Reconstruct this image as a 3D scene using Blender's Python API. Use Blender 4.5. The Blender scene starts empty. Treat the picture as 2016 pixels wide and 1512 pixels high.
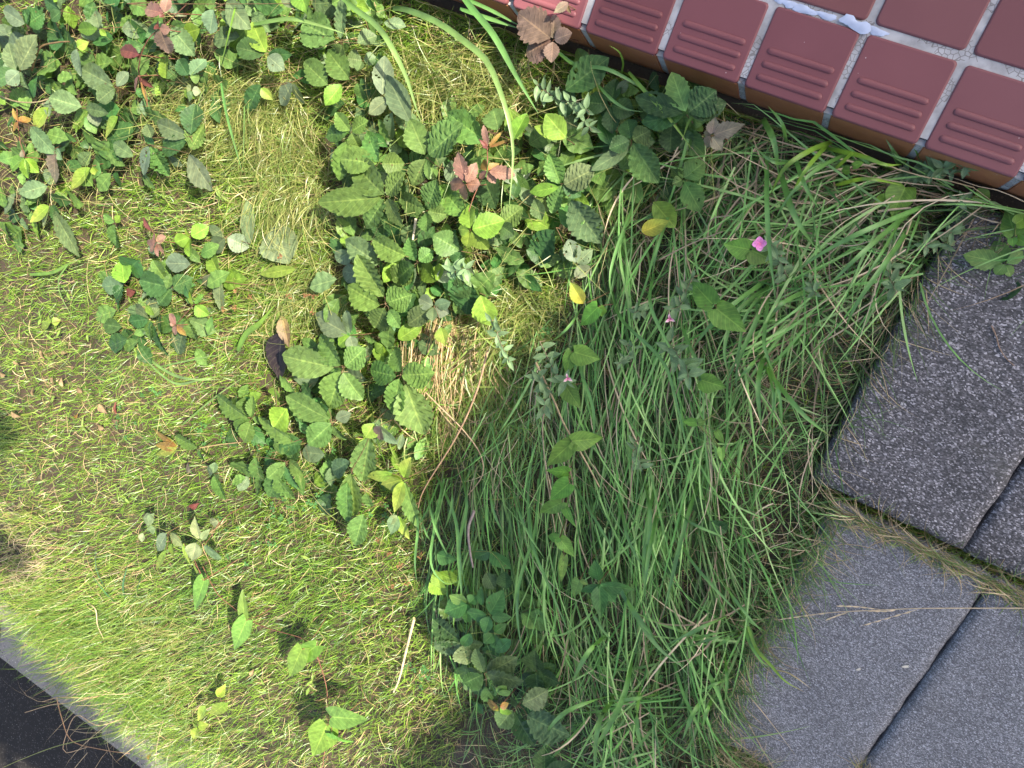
import bpy, bmesh, math, random
import numpy as np
from mathutils import Vector, Matrix

# ------------------------------------------------------------------ camera, sky, sun
SC = bpy.context.scene
COL = SC.collection
RM = np.array([[0.86364923, 0.31278614, -0.39531611],
               [0.42680363, -0.87100976, 0.24327075],
               [-0.26823248, -0.37882295, -0.88574517]])     # rows: image right, image down, view direction
CAMP = np.array([0.56557333, -0.07280107, 1.51028754])
FPX = 1514.0                                                  # focal length in pixels of the 2016 px wide photograph
cam = bpy.data.cameras.new('camera')
cam.lens = FPX / 2016 * 36.0
cam.sensor_width = 36.0
cam.clip_start = 0.02
cam.clip_end = 500
camo = bpy.data.objects.new('camera', cam)
M4 = Matrix.Identity(4)
for i in range(3):
    M4[i][0] = RM[0, i]; M4[i][1] = -RM[1, i]; M4[i][2] = -RM[2, i]; M4[i][3] = CAMP[i]
camo.matrix_world = M4
COL.objects.link(camo)
SC.camera = camo

SUN_EL = math.radians(40)
LH = np.array([0.79, 0.61]); LH = LH / np.linalg.norm(LH)
LS = np.array([LH[0] * math.cos(SUN_EL), LH[1] * math.cos(SUN_EL), math.sin(SUN_EL)])   # towards the sun
wd = bpy.data.worlds.new('World'); SC.world = wd; wd.use_nodes = True
wn = wd.node_tree.nodes; wl = wd.node_tree.links
sky = wn.new('ShaderNodeTexSky'); sky.sky_type = 'NISHITA'; sky.sun_disc = False
sky.air_density = 0.8; sky.dust_density = 2.5; sky.ozone_density = 0.6
sky.sun_elevation = SUN_EL; sky.sun_rotation = math.atan2(LS[0], LS[1])
wl.new(sky.outputs[0], wn['Background'].inputs[0]); wn['Background'].inputs[1].default_value = 0.125
sd = bpy.data.lights.new('sun', 'SUN'); sd.energy = 5.0; sd.angle = math.radians(0.53); sd.color = (1.0, 0.91, 0.76)
so = bpy.data.objects.new('sun', sd); so.rotation_euler = Vector(-LS).to_track_quat('-Z', 'Y').to_euler(); so.location = (5, 5, 8)
COL.objects.link(so)
SC.view_settings.view_transform = 'Standard'; SC.view_settings.look = 'None'
SC.view_settings.gamma = 1; SC.view_settings.exposure = 1.55
SC.view_settings.use_curve_mapping = False
SC.cycles.max_bounces = 6; SC.cycles.transparent_max_bounces = 4

rnd = random.Random(7)
nr = np.random.default_rng(11)

# ------------------------------------------------------------------ pixel rays and the lie of the land
def soil(x, y):
    x = np.asarray(x, float); y = np.asarray(y, float); t = -y
    s = np.clip((t - 1.5) / 1.25, 0, 1); s = s * s * (3 - 2 * s)
    z = -0.135 - 0.065 * s
    z = z + 0.010 * np.sin(x * 7.1 + 1.3 * np.sin(y * 5.0)) * np.sin(y * 6.3 + 0.7) + 0.006 * np.sin(x * 17 + y * 9) * np.sin(y * 19 - x * 5)
    z = z + 0.011 * np.clip((t - .3) / .3, 0, 1) * np.clip((.75 - x) / .2, 0, 1) * (np.sin(x * 33 + 2 * np.sin(y * 11)) * np.sin(y * 29 + 1.5 * np.sin(x * 13)) + .6 * np.sin(x * 61 + y * 17) * np.sin(y * 53 - x * 23))
    k = np.clip((x - 0.62) / 0.1, 0, 1)
    return z - 0.012 * k

def ray(px, py):
    px = np.asarray(px, float); py = np.asarray(py, float)
    d = np.stack([px - 1008, py - 756, np.full_like(px, FPX)], -1) @ RM
    return d

def atz(px, py, z):
    d = ray(px, py); t = (z - CAMP[2]) / d[..., 2]
    return CAMP + d * t[..., None]

def ath(px, py, h):
    """the point h above the soil seen at a photograph pixel"""
    d = ray(px, py); z = np.full(d.shape[:-1], -0.14) + h
    for _ in range(6):
        t = (z - CAMP[2]) / d[..., 2]
        p = CAMP + d * t[..., None]
        z = soil(p[..., 0], p[..., 1]) + h
    t = (z - CAMP[2]) / d[..., 2]
    return CAMP + d * t[..., None]

def mpp(p):
    return float((np.asarray(p) - CAMP) @ RM[2]) / FPX        # metres per photograph pixel there

CROP = {'A': (0, 0, 2.88), 'B': (600, 0, 2.88), 'C': (1200, 0, 2.4706), 'D': (0, 400, 2.88), 'E': (500, 450, 2.88),
        'F': (1100, 400, 2.88), 'G': (1500, 300, 3.779), 'H': (0, 987, 2.88), 'I': (600, 950, 2.69), 'J': (1200, 950, 2.69),
        'L': (1500, 1100, 3.67), 'M': (800, 700, 2.88), 'N': (300, 700, 2.88), 'P': (980, 0, 3.877), 'Q': (0, 1130, 3.958),
        'R': (1616, 900, 3.1725), 'S': (1300, 1200, 3.05), 'T': (1700, 250, 4.016), '0': (0, 0, 1.0)}
def cx(c, x, y):
    o = CROP[c]; return o[0] + x / o[2], o[1] + y / o[2]

# ------------------------------------------------------------------ materials
def mat(name):
    m = bpy.data.materials.new(name); m.use_nodes = True
    nt = m.node_tree; b = nt.nodes['Principled BSDF']
    return m, nt.nodes, nt.links, b

def foliage_mat(name, trans, rough, veins=False, spec=0.4, nscale=70):
    m, n, l, b = mat(name)
    at = n.new('ShaderNodeAttribute'); at.attribute_name = 'Col'
    tc = n.new('ShaderNodeTexCoord')
    nz = n.new('ShaderNodeTexNoise'); nz.inputs['Scale'].default_value = nscale; nz.inputs['Detail'].default_value = 4
    l.new(tc.outputs['Object'], nz.inputs['Vector'])
    mr = n.new('ShaderNodeMapRange'); mr.inputs[1].default_value = 0.3; mr.inputs[2].default_value = 0.7
    mr.inputs[3].default_value = 0.72; mr.inputs[4].default_value = 1.25
    l.new(nz.outputs[0], mr.inputs[0])
    mul = n.new('ShaderNodeVectorMath'); mul.operation = 'SCALE'
    l.new(at.outputs['Color'], mul.inputs[0]); l.new(mr.outputs[0], mul.inputs['Scale'])
    last = mul.outputs[0]
    if veins:
        uv = n.new('ShaderNodeUVMap'); uv.uv_map = 'UVMap'
        sp = n.new('ShaderNodeSeparateXYZ'); l.new(uv.outputs[0], sp.inputs[0])
        def mth(op, a, b_=None, c_=None):
            q = n.new('ShaderNodeMath'); q.operation = op
            for i, v in enumerate((a, b_, c_)):
                if v is None: continue
                if isinstance(v, (int, float)): q.inputs[i].default_value = v
                else: l.new(v, q.inputs[i])
            return q.outputs[0]
        av = mth('ABSOLUTE', sp.outputs['Y'])
        s = mth('SUBTRACT', mth('MULTIPLY', sp.outputs['X'], 8.0), mth('MULTIPLY', av, 2.2))
        fr = mth('ABSOLUTE', mth('SUBTRACT', mth('FRACT', s), 0.5))
        side = mth('LESS_THAN', fr, 0.075)
        mid = mth('LESS_THAN', av, 0.05)
        ve = mth('MAXIMUM', mth('MULTIPLY', side, 0.55), mid)
        mx = n.new('ShaderNodeMix'); mx.data_type = 'RGBA'; mx.blend_type = 'MIX'
        l.new(mth('MULTIPLY', ve, 0.7), mx.inputs[0]); l.new(last, mx.inputs[6])
        lt = n.new('ShaderNodeVectorMath'); lt.operation = 'MULTIPLY_ADD'
        l.new(last, lt.inputs[0]); lt.inputs[1].default_value = (1.7, 1.5, 1.35); lt.inputs[2].default_value = (0.03, 0.035, 0.015)
        l.new(lt.outputs[0], mx.inputs[7]); last = mx.outputs[2]
        # small insect spots, part of the leaf itself
        vo = n.new('ShaderNodeTexVoronoi'); vo.inputs['Scale'].default_value = 55; l.new(tc.outputs['Object'], vo.inputs['Vector'])
        sx = n.new('ShaderNodeSeparateColor'); l.new(vo.outputs['Color'], sx.inputs[0])
        spot = mth('MULTIPLY', mth('LESS_THAN', vo.outputs['Distance'], 0.13), mth('GREATER_THAN', sx.outputs[0], 0.86))
        m2 = n.new('ShaderNodeMix'); m2.data_type = 'RGBA'
        l.new(mth('MULTIPLY', spot, 0.75), m2.inputs[0]); l.new(last, m2.inputs[6]); m2.inputs[7].default_value = (0.10, 0.065, 0.03, 1)
        last = m2.outputs[2]
        bp = n.new('ShaderNodeBump'); bp.inputs['Strength'].default_value = 0.35; bp.inputs['Distance'].default_value = 0.0012
        n2 = n.new('ShaderNodeTexNoise'); n2.inputs['Scale'].default_value = 330; l.new(tc.outputs['Object'], n2.inputs['Vector'])
        l.new(mth('SUBTRACT', mth('MULTIPLY', n2.outputs[0], 0.8), mth('MULTIPLY', ve, 0.8)), bp.inputs['Height'])
        l.new(bp.outputs[0], b.inputs['Normal'])
    l.new(last, b.inputs['Base Color'])
    b.inputs['Roughness'].default_value = rough
    b.inputs['Specular IOR Level'].default_value = spec
    tr = n.new('ShaderNodeBsdfTranslucent')
    tm = n.new('ShaderNodeVectorMath'); tm.operation = 'MULTIPLY'; l.new(last, tm.inputs[0]); tm.inputs[1].default_value = (1.7, 1.6, 0.7)
    l.new(tm.outputs[0], tr.inputs[0])
    ms = n.new('ShaderNodeMixShader'); ms.inputs[0].default_value = trans
    l.new(b.outputs[0], ms.inputs[1]); l.new(tr.outputs[0], ms.inputs[2])
    l.new(ms.outputs[0], n['Material Output'].inputs[0])
    return m

MAT = {}
MAT['leaf'] = foliage_mat('leaf_blade', 0.28, 0.48, True, 0.35)
MAT['grass'] = foliage_mat('grass_blade', 0.30, 0.38, False, 0.5, 25)
MAT['dry'] = foliage_mat('dry_plant', 0.15, 0.7, False, 0.2, 90)
MAT['petal'] = foliage_mat('petal', 0.3, 0.6, False, 0.2, 200)

def stone_mat(name, dark, light, chips, scale, dens, tint=(1, 1, 1), wear=0.0):
    m, n, l, b = mat(name)
    tc = n.new('ShaderNodeTexCoord')
    def vor(sc, lo):
        v = n.new('ShaderNodeTexVoronoi'); v.inputs['Scale'].default_value = sc; v.inputs['Randomness'].default_value = 1
        l.new(tc.outputs['Object'], v.inputs['Vector'])
        s = n.new('ShaderNodeSeparateColor'); l.new(v.outputs['Color'], s.inputs[0])
        return v, s
    def mth(op, a, b_=None):
        q = n.new('ShaderNodeMath'); q.operation = op
        for i, x in enumerate((a, b_)):
            if x is None: continue
            if isinstance(x, (int, float)): q.inputs[i].default_value = x
            else: l.new(x, q.inputs[i])
        return q.outputs[0]
    big = n.new('ShaderNodeTexNoise'); big.inputs['Scale'].default_value = 7; big.inputs['Detail'].default_value = 6; l.new(tc.outputs['Object'], big.inputs['Vector'])
    fine = n.new('ShaderNodeTexNoise'); fine.inputs['Scale'].default_value = 240; fine.inputs['Detail'].default_value = 3; l.new(tc.outputs['Object'], fine.inputs['Vector'])
    mx = n.new('ShaderNodeMix'); mx.data_type = 'RGBA'; mx.inputs[6].default_value = (*dark, 1); mx.inputs[7].default_value = (*light, 1)
    f = mth('ADD', mth('MULTIPLY', big.outputs[0], 0.6), mth('MULTIPLY', fine.outputs[0], 0.8)); f = mth('SUBTRACT', f, 0.25)
    l.new(f, mx.inputs[0]); last = mx.outputs[2]
    hgt = mth('MULTIPLY', fine.outputs[0], 0.4)
    for sc, th, prob, c0, c1 in chips:
        v, s = vor(sc, 0)
        on = mth('MULTIPLY', mth('LESS_THAN', v.outputs['Distance'], mth('MULTIPLY', s.outputs[1], th)), mth('GREATER_THAN', s.outputs[0], 1 - prob))
        cm = n.new('ShaderNodeMix'); cm.data_type = 'RGBA'; cm.inputs[6].default_value = (*c0, 1); cm.inputs[7].default_value = (*c1, 1); l.new(s.outputs[2], cm.inputs[0])
        m2 = n.new('ShaderNodeMix'); m2.data_type = 'RGBA'; l.new(on, m2.inputs[0]); l.new(last, m2.inputs[6]); l.new(cm.outputs[2], m2.inputs[7]); last = m2.outputs[2]
        hgt = mth('ADD', hgt, mth('MULTIPLY', on, 0.6))
    l.new(last, b.inputs['Base Color']); b.inputs['Roughness'].default_value = 0.75
    bp = n.new('ShaderNodeBump'); bp.inputs['Strength'].default_value = 0.7; bp.inputs['Distance'].default_value = 0.002
    l.new(hgt, bp.inputs['Height']); l.new(bp.outputs[0], b.inputs['Normal'])
    return m

def aggregate_mat(name, scale, ramp, mott, tint, wear):
    m, n, l, b = mat(name)
    tc = n.new('ShaderNodeTexCoord')
    mp = n.new('ShaderNodeMapping'); mp.inputs['Rotation'].default_value = (0, 0, 0.6); mp.inputs['Scale'].default_value = (1, 1.5, 1); l.new(tc.outputs['Object'], mp.inputs[0])
    last = None; hg = None
    for k, sc in enumerate((scale, scale * 0.42)):
        v = n.new('ShaderNodeTexVoronoi'); v.inputs['Scale'].default_value = sc; l.new(mp.outputs[0], v.inputs['Vector'])
        sp = n.new('ShaderNodeSeparateColor'); l.new(v.outputs['Color'], sp.inputs[0])
        cr = n.new('ShaderNodeValToRGB'); cr.color_ramp.interpolation = 'LINEAR'
        while len(cr.color_ramp.elements) < len(ramp): cr.color_ramp.elements.new(0.5)
        for e, (p, c) in zip(cr.color_ramp.elements, ramp): e.position = p; e.color = (c * tint[0], c * tint[1], c * tint[2], 1)
        l.new(sp.outputs[0], cr.inputs[0])
        if k == 0: last = cr.outputs[0]; hg = sp.outputs[0]
        else:
            on = n.new('ShaderNodeMath'); on.operation = 'MULTIPLY'
            a = n.new('ShaderNodeMath'); a.operation = 'LESS_THAN'; a.inputs[1].default_value = 0.34; l.new(v.outputs['Distance'], a.inputs[0])
            g = n.new('ShaderNodeMath'); g.operation = 'GREATER_THAN'; g.inputs[1].default_value = 0.90; l.new(sp.outputs[1], g.inputs[0])
            l.new(a.outputs[0], on.inputs[0]); l.new(g.outputs[0], on.inputs[1])
            mx = n.new('ShaderNodeMix'); mx.data_type = 'RGBA'; l.new(on.outputs[0], mx.inputs[0]); l.new(last, mx.inputs[6]); l.new(cr.outputs[0], mx.inputs[7]); last = mx.outputs[2]
    nz = n.new('ShaderNodeTexNoise'); nz.inputs['Scale'].default_value = 6.5; nz.inputs['Detail'].default_value = 7; nz.inputs['Roughness'].default_value = 0.65; l.new(tc.outputs['Object'], nz.inputs['Vector'])
    mr = n.new('ShaderNodeMapRange'); mr.inputs[1].default_value = 0.3; mr.inputs[2].default_value = 0.7; mr.inputs[3].default_value = mott[0]; mr.inputs[4].default_value = mott[1]; l.new(nz.outputs[0], mr.inputs[0])
    sc_ = n.new('ShaderNodeVectorMath'); sc_.operation = 'SCALE'; l.new(last, sc_.inputs[0]); l.new(mr.outputs[0], sc_.inputs['Scale']); last = sc_.outputs[0]
    # cement skin and moss left in patches
    n2 = n.new('ShaderNodeTexNoise'); n2.inputs['Scale'].default_value = 4.0; n2.inputs['Detail'].default_value = 8; l.new(tc.outputs['Object'], n2.inputs['Vector'])
    m2 = n.new('ShaderNodeMapRange'); m2.inputs[1].default_value = 0.56; m2.inputs[2].default_value = 0.72; m2.inputs[4].default_value = wear; l.new(n2.outputs[0], m2.inputs[0])
    mx = n.new('ShaderNodeMix'); mx.data_type = 'RGBA'; l.new(m2.outputs[0], mx.inputs[0]); l.new(last, mx.inputs[6]); mx.inputs[7].default_value = (0.105, 0.098, 0.075, 1)
    l.new(mx.outputs[2], b.inputs['Base Color']); b.inputs['Roughness'].default_value = 0.7
    bp = n.new('ShaderNodeBump'); bp.inputs['Strength'].default_value = 0.6; bp.inputs['Distance'].default_value = 0.0015; l.new(hg, bp.inputs['Height']); l.new(bp.outputs[0], b.inputs['Normal'])
    return m
MAT['paver_dark'] = aggregate_mat('exposed_aggregate', 290, [(0, .035), (.4, .07), (.66, .12), (.84, .20), (.95, .38), (1, .52)], (.6, 1.15), (.95, .89, .90), .7)
MAT['paver_grey'] = aggregate_mat('fine_aggregate', 400, [(0, .075), (.35, .115), (.65, .18), (.85, .26), (.95, .36), (1, .44)], (.75, 1.02), (.95, .95, .99), .25)
MAT['asphalt'] = stone_mat('asphalt', (0.009, 0.008, 0.007), (0.032, 0.028, 0.025),
    [(120, 0.5, 0.7, (0.012, 0.011, 0.010), (0.07, 0.062, 0.056)), (160, 0.3, 0.2, (0.12, 0.11, 0.10), (0.3, 0.28, 0.26))], 1, 1)
MAT['asphalt'].node_tree.nodes['Principled BSDF'].inputs['Specular IOR Level'].default_value = 0.12
MAT['kerb'] = stone_mat('kerb_concrete', (0.11, 0.10, 0.085), (0.30, 0.27, 0.235),
    [(110, 0.55, 0.6, (0.06, 0.055, 0.05), (0.32, 0.29, 0.26)), (120, 0.4, 0.4, (0.36, 0.33, 0.29), (0.5, 0.47, 0.42)), (40, 0.4, 0.25, (0.07, 0.065, 0.055), (0.16, 0.15, 0.12))], 1, 1)
MAT['soil'] = stone_mat('soil', (0.022, 0.015, 0.009), (0.075, 0.052, 0.03),
    [(150, 0.5, 0.5, (0.03, 0.02, 0.01), (0.12, 0.085, 0.05))], 1, 1)

def tile_mat(name, c0, c1, rough, sc=9):
    m, n, l, b = mat(name)
    tc = n.new('ShaderNodeTexCoord')
    nz = n.new('ShaderNodeTexNoise'); nz.inputs['Scale'].default_value = sc; nz.inputs['Detail'].default_value = 7; l.new(tc.outputs['Object'], nz.inputs['Vector'])
    mx = n.new('ShaderNodeMix'); mx.data_type = 'RGBA'; mx.inputs[6].default_value = (*c0, 1); mx.inputs[7].default_value = (*c1, 1)
    l.new(nz.outputs[0], mx.inputs[0])
    at = n.new('ShaderNodeAttribute'); at.attribute_name = 'Col'
    mm = n.new('ShaderNodeMix'); mm.data_type = 'RGBA'; mm.blend_type = 'MULTIPLY'; mm.inputs[0].default_value = 1
    l.new(mx.outputs[2], mm.inputs[6]); l.new(at.outputs['Color'], mm.inputs[7])
    # pale scuffs and grit
    vo = n.new('ShaderNodeTexVoronoi'); vo.inputs['Scale'].default_value = 48; l.new(tc.outputs['Object'], vo.inputs['Vector'])
    sx = n.new('ShaderNodeSeparateColor'); l.new(vo.outputs['Color'], sx.inputs[0])
    a = n.new('ShaderNodeMath'); a.operation = 'LESS_THAN'; a.inputs[1].default_value = 0.06; l.new(vo.outputs['Distance'], a.inputs[0])
    c = n.new('ShaderNodeMath'); c.operation = 'GREATER_THAN'; c.inputs[1].default_value = 0.8; l.new(sx.outputs[0], c.inputs[0])
    d = n.new('ShaderNodeMath'); d.operation = 'MULTIPLY'; l.new(a.outputs[0], d.inputs[0]); l.new(c.outputs[0], d.inputs[1])
    e = n.new('ShaderNodeMix'); e.data_type = 'RGBA'; l.new(d.outputs[0], e.inputs[0]); l.new(mm.outputs[2], e.inputs[6]); e.inputs[7].default_value = (0.45, 0.36, 0.34, 1)
    l.new(e.outputs[2], b.inputs['Base Color']); b.inputs['Specular IOR Level'].default_value = 0.3
    n2 = n.new('ShaderNodeTexNoise'); n2.inputs['Scale'].default_value = 40; n2.inputs['Detail'].default_value = 5; l.new(tc.outputs['Object'], n2.inputs['Vector'])
    mr = n.new('ShaderNodeMapRange'); mr.inputs[3].default_value = rough - 0.12; mr.inputs[4].default_value = rough + 0.12; l.new(n2.outputs[0], mr.inputs[0])
    l.new(mr.outputs[0], b.inputs['Roughness'])
    n3 = n.new('ShaderNodeTexNoise'); n3.inputs['Scale'].default_value = 400; l.new(tc.outputs['Object'], n3.inputs['Vector'])
    bp = n.new('ShaderNodeBump'); bp.inputs['Strength'].default_value = 0.08; bp.inputs['Distance'].default_value = 0.001; l.new(n3.outputs[0], bp.inputs['Height']); l.new(bp.outputs[0], b.inputs['Normal'])
    return m
MAT['tile'] = tile_mat('glazed_red_tile', (0.145, 0.050, 0.052), (0.185, 0.067, 0.069), 0.45)
MAT['riser'] = tile_mat('riser_tile', (0.27, 0.095, 0.042), (0.42, 0.17, 0.08), 0.35, 22)

def grout_mat():
    m, n, l, b = mat('white_grout')
    tc = n.new('ShaderNodeTexCoord')
    nz = n.new('ShaderNodeTexNoise'); nz.inputs['Scale'].default_value = 30; nz.inputs['Detail'].default_value = 8; l.new(tc.outputs['Object'], nz.inputs['Vector'])
    cr = n.new('ShaderNodeValToRGB'); cr.color_ramp.elements[0].position = 0.3; cr.color_ramp.elements[0].color = (0.22, 0.21, 0.20, 1)
    cr.color_ramp.elements[1].position = 0.62; cr.color_ramp.elements[1].color = (0.42, 0.41, 0.40, 1); l.new(nz.outputs[0], cr.inputs[0])
    vo = n.new('ShaderNodeTexVoronoi'); vo.feature = 'DISTANCE_TO_EDGE'; vo.inputs['Scale'].default_value = 110; l.new(tc.outputs['Object'], vo.inputs['Vector'])
    lt = n.new('ShaderNodeMath'); lt.operation = 'LESS_THAN'; lt.inputs[1].default_value = 0.055; l.new(vo.outputs['Distance'], lt.inputs[0])
    n4 = n.new('ShaderNodeTexNoise'); n4.inputs['Scale'].default_value = 14; l.new(tc.outputs['Object'], n4.inputs['Vector'])
    g = n.new('ShaderNodeMath'); g.operation = 'GREATER_THAN'; g.inputs[1].default_value = 0.5; l.new(n4.outputs[0], g.inputs[0])
    q = n.new('ShaderNodeMath'); q.operation = 'MULTIPLY'; l.new(lt.outputs[0], q.inputs[0]); l.new(g.outputs[0], q.inputs[1])
    q2 = n.new('ShaderNodeMath'); q2.operation = 'MULTIPLY'; q2.inputs[1].default_value = 0.7; l.new(q.outputs[0], q2.inputs[0])
    mx = n.new('ShaderNodeMix'); mx.data_type = 'RGBA'; l.new(q2.outputs[0], mx.inputs[0]); l.new(cr.outputs[0], mx.inputs[6]); mx.inputs[7].default_value = (0.12, 0.10, 0.09, 1)
    l.new(mx.outputs[2], b.inputs['Base Color']); b.inputs['Roughness'].default_value = 0.85
    bp = n.new('ShaderNodeBump'); bp.inputs['Strength'].default_value = 0.5; bp.inputs['Distance'].default_value = 0.002; l.new(nz.outputs[0], bp.inputs['Height']); l.new(bp.outputs[0], b.inputs['Normal'])
    return m
MAT['grout'] = grout_mat()
def plain(name, col, rough):
    m, n, l, b = mat(name)
    tc = n.new('ShaderNodeTexCoord'); nz = n.new('ShaderNodeTexNoise'); nz.inputs['Scale'].default_value = 60; l.new(tc.outputs['Object'], nz.inputs['Vector'])
    mx = n.new('ShaderNodeMix'); mx.data_type = 'RGBA'; mx.inputs[6].default_value = (*[c * 0.7 for c in col], 1); mx.inputs[7].default_value = (*[min(1, c * 1.2) for c in col], 1)
    l.new(nz.outputs[0], mx.inputs[0]); l.new(mx.outputs[2], b.inputs['Base Color']); b.inputs['Roughness'].default_value = rough
    return m
MAT['paint'] = plain('pale_blue_paint', (0.42, 0.47, 0.58), 0.5)
MAT['bark'] = plain('bark', (0.10, 0.07, 0.05), 0.9)
MAT['crown'] = plain('crown_leaves', (0.05, 0.09, 0.03), 0.6)

# ------------------------------------------------------------------ mesh helpers
def link(name, me, m, parent=None):
    o = bpy.data.objects.new(name, me); COL.objects.link(o)
    if m is not None: me.materials.append(m)
    if parent is not None: o.parent = parent
    return o

def arr_mesh(name, co, quads, col=None, uv=None, smooth=True):
    me = bpy.data.meshes.new(name); co = np.asarray(co, np.float32).reshape(-1, 3); quads = np.asarray(quads, np.int32).reshape(-1, 4)
    me.vertices.add(len(co)); me.vertices.foreach_set('co', co.ravel())
    me.loops.add(quads.size); me.loops.foreach_set('vertex_index', quads.ravel())
    me.polygons.add(len(quads)); me.polygons.foreach_set('loop_start', np.arange(0, quads.size, 4, dtype=np.int32))
    try: me.polygons.foreach_set('loop_total', np.full(len(quads), 4, np.int32))
    except Exception: pass
    me.update(calc_edges=True)
    if smooth: me.polygons.foreach_set('use_smooth', np.ones(len(quads), bool))
    if col is not None:
        a = me.color_attributes.new('Col', 'FLOAT_COLOR', 'POINT')
        c = np.asarray(col, np.float32).reshape(-1, 3); c = np.concatenate([c, np.ones((len(c), 1), np.float32)], 1)
        a.data.foreach_set('color', c.ravel())
    if uv is not None:
        u = me.uv_layers.new(name='UVMap'); u.data.foreach_set('uv', np.asarray(uv, np.float32).reshape(-1, 2)[quads.ravel()].ravel())
    return me

class Acc:
    def __init__(s): s.co = []; s.q = []; s.c = []; s.uv = []; s.n = 0
    def add(s, co, q, c, uv=None):
        co = np.asarray(co, float).reshape(-1, 3); s.co.append(co); s.q.append(np.asarray(q).reshape(-1, 4) + s.n)
        c = np.asarray(c, float)
        s.c.append(np.broadcast_to(c, co.shape) if c.ndim == 1 else c.reshape(-1, 3))
        s.uv.append(np.zeros((len(co), 2)) if uv is None else uv); s.n += len(co)
    def build(s, name, m, parent=None, origin=None):
        co = np.concatenate(s.co)
        if origin is not None: co = co - np.asarray(origin)
        return link(name, arr_mesh(name, co, np.concatenate(s.q), np.concatenate(s.c), np.concatenate(s.uv)), m, parent)

def thing(name, label, cat, loc=(0, 0, 0), group=None):
    o = bpy.data.objects.new(name, None); COL.objects.link(o); o.location = [float(v) for v in loc]; o.empty_display_size = 0.02
    return tag(o, label, cat, group)
def tag(o, label, cat, group=None):
    o['label'] = label; o['category'] = cat
    if group: o['group'] = group
    return o
def setting(o, kind='structure'):
    o['kind'] = kind; return o
def nz_(v):
    v = np.asarray(v, float); return v / (np.linalg.norm(v) + 1e-12)

def spline(P, n):
    """Catmull-Rom through the points, resampled to n by length"""
    P = np.asarray(P, float)
    if len(P) == 2: return P[0] + (P[1] - P[0]) * np.linspace(0, 1, n)[:, None]
    Q = np.vstack([2 * P[0] - P[1], P, 2 * P[-1] - P[-2]]); out = []
    for i in range(1, len(Q) - 2):
        t = np.linspace(0, 1, 12, endpoint=False)[:, None]
        a, b, c, d = Q[i - 1], Q[i], Q[i + 1], Q[i + 2]
        out.append(0.5 * (2 * b + (c - a) * t + (2 * a - 5 * b + 4 * c - d) * t ** 2 + (3 * b - a - 3 * c + d) * t ** 3))
    out = np.vstack(out + [P[-1:]])
    L = np.concatenate([[0], np.cumsum(np.linalg.norm(np.diff(out, axis=0), axis=1))])
    s = np.linspace(0, L[-1], n)
    return np.stack([np.interp(s, L, out[:, k]) for k in range(P.shape[1])], 1)

def tube(acc, P, r0, r1, col, k=5):
    P = np.asarray(P, float); n = len(P); T = np.gradient(P, axis=0); co = []
    for i in range(n):
        t = nz_(T[i]); a = nz_(np.cross(t, [0.31, 0.2, 0.93])); b = np.cross(t, a); r = r0 + (r1 - r0) * i / (n - 1)
        for j in range(k):
            an = 2 * math.pi * j / k; co.append(P[i] + r * (math.cos(an) * a + math.sin(an) * b))
    q = [[i * k + j, i * k + (j + 1) % k, (i + 1) * k + (j + 1) % k, (i + 1) * k + j] for i in range(n - 1) for j in range(k)]
    acc.add(co, q, np.asarray(col))

def ribbon(acc, P, w, col0, col1, fold=0.18, twist=0.0, tipk=0.75, basew=0.7, tipcol=None, up=(0, 0, 1)):
    """a grass blade along P: three verts across, a shallow V"""
    P = np.asarray(P, float); n = len(P); T = np.gradient(P, axis=0); s_ = np.linspace(0, 1, n)
    ww = np.where(s_ < 0.15, basew + (1 - basew) * s_ / 0.15, 1.0) * np.clip((1 - s_) / (1 - tipk * 0.72), 0.03, 1) ** 0.8
    co = []; c = []
    for i in range(n):
        t = nz_(T[i]); s = np.cross(t, up)
        if np.linalg.norm(s) < 0.05: s = np.array([1, 0, 0.])
        s = nz_(s); a = twist * (s_[i] - 0.3); nn = np.cross(s, t)
        s2 = s * math.cos(a) + nn * math.sin(a); n2 = nn * math.cos(a) - s * math.sin(a)
        if n2[2] < 0: n2 = -n2
        h = ww[i] * w * 0.5
        co += [P[i] - s2 * h + n2 * h * fold, P[i], P[i] + s2 * h + n2 * h * fold]
        cc = np.asarray(col0) * (1 - s_[i]) + np.asarray(col1) * s_[i]
        if tipcol is not None:
            k = max(0, (s_[i] - 0.82) / 0.18); cc = cc * (1 - k) + np.asarray(tipcol) * k
        c += [cc * 0.98, cc * 1.15, cc * 0.98]
    q = []
    for i in range(n - 1):
        for j in range(2): q.append([i * 3 + j, i * 3 + j + 1, i * 3 + 4 + j, i * 3 + 3 + j])
    acc.add(co, q, np.array(c))

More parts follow.
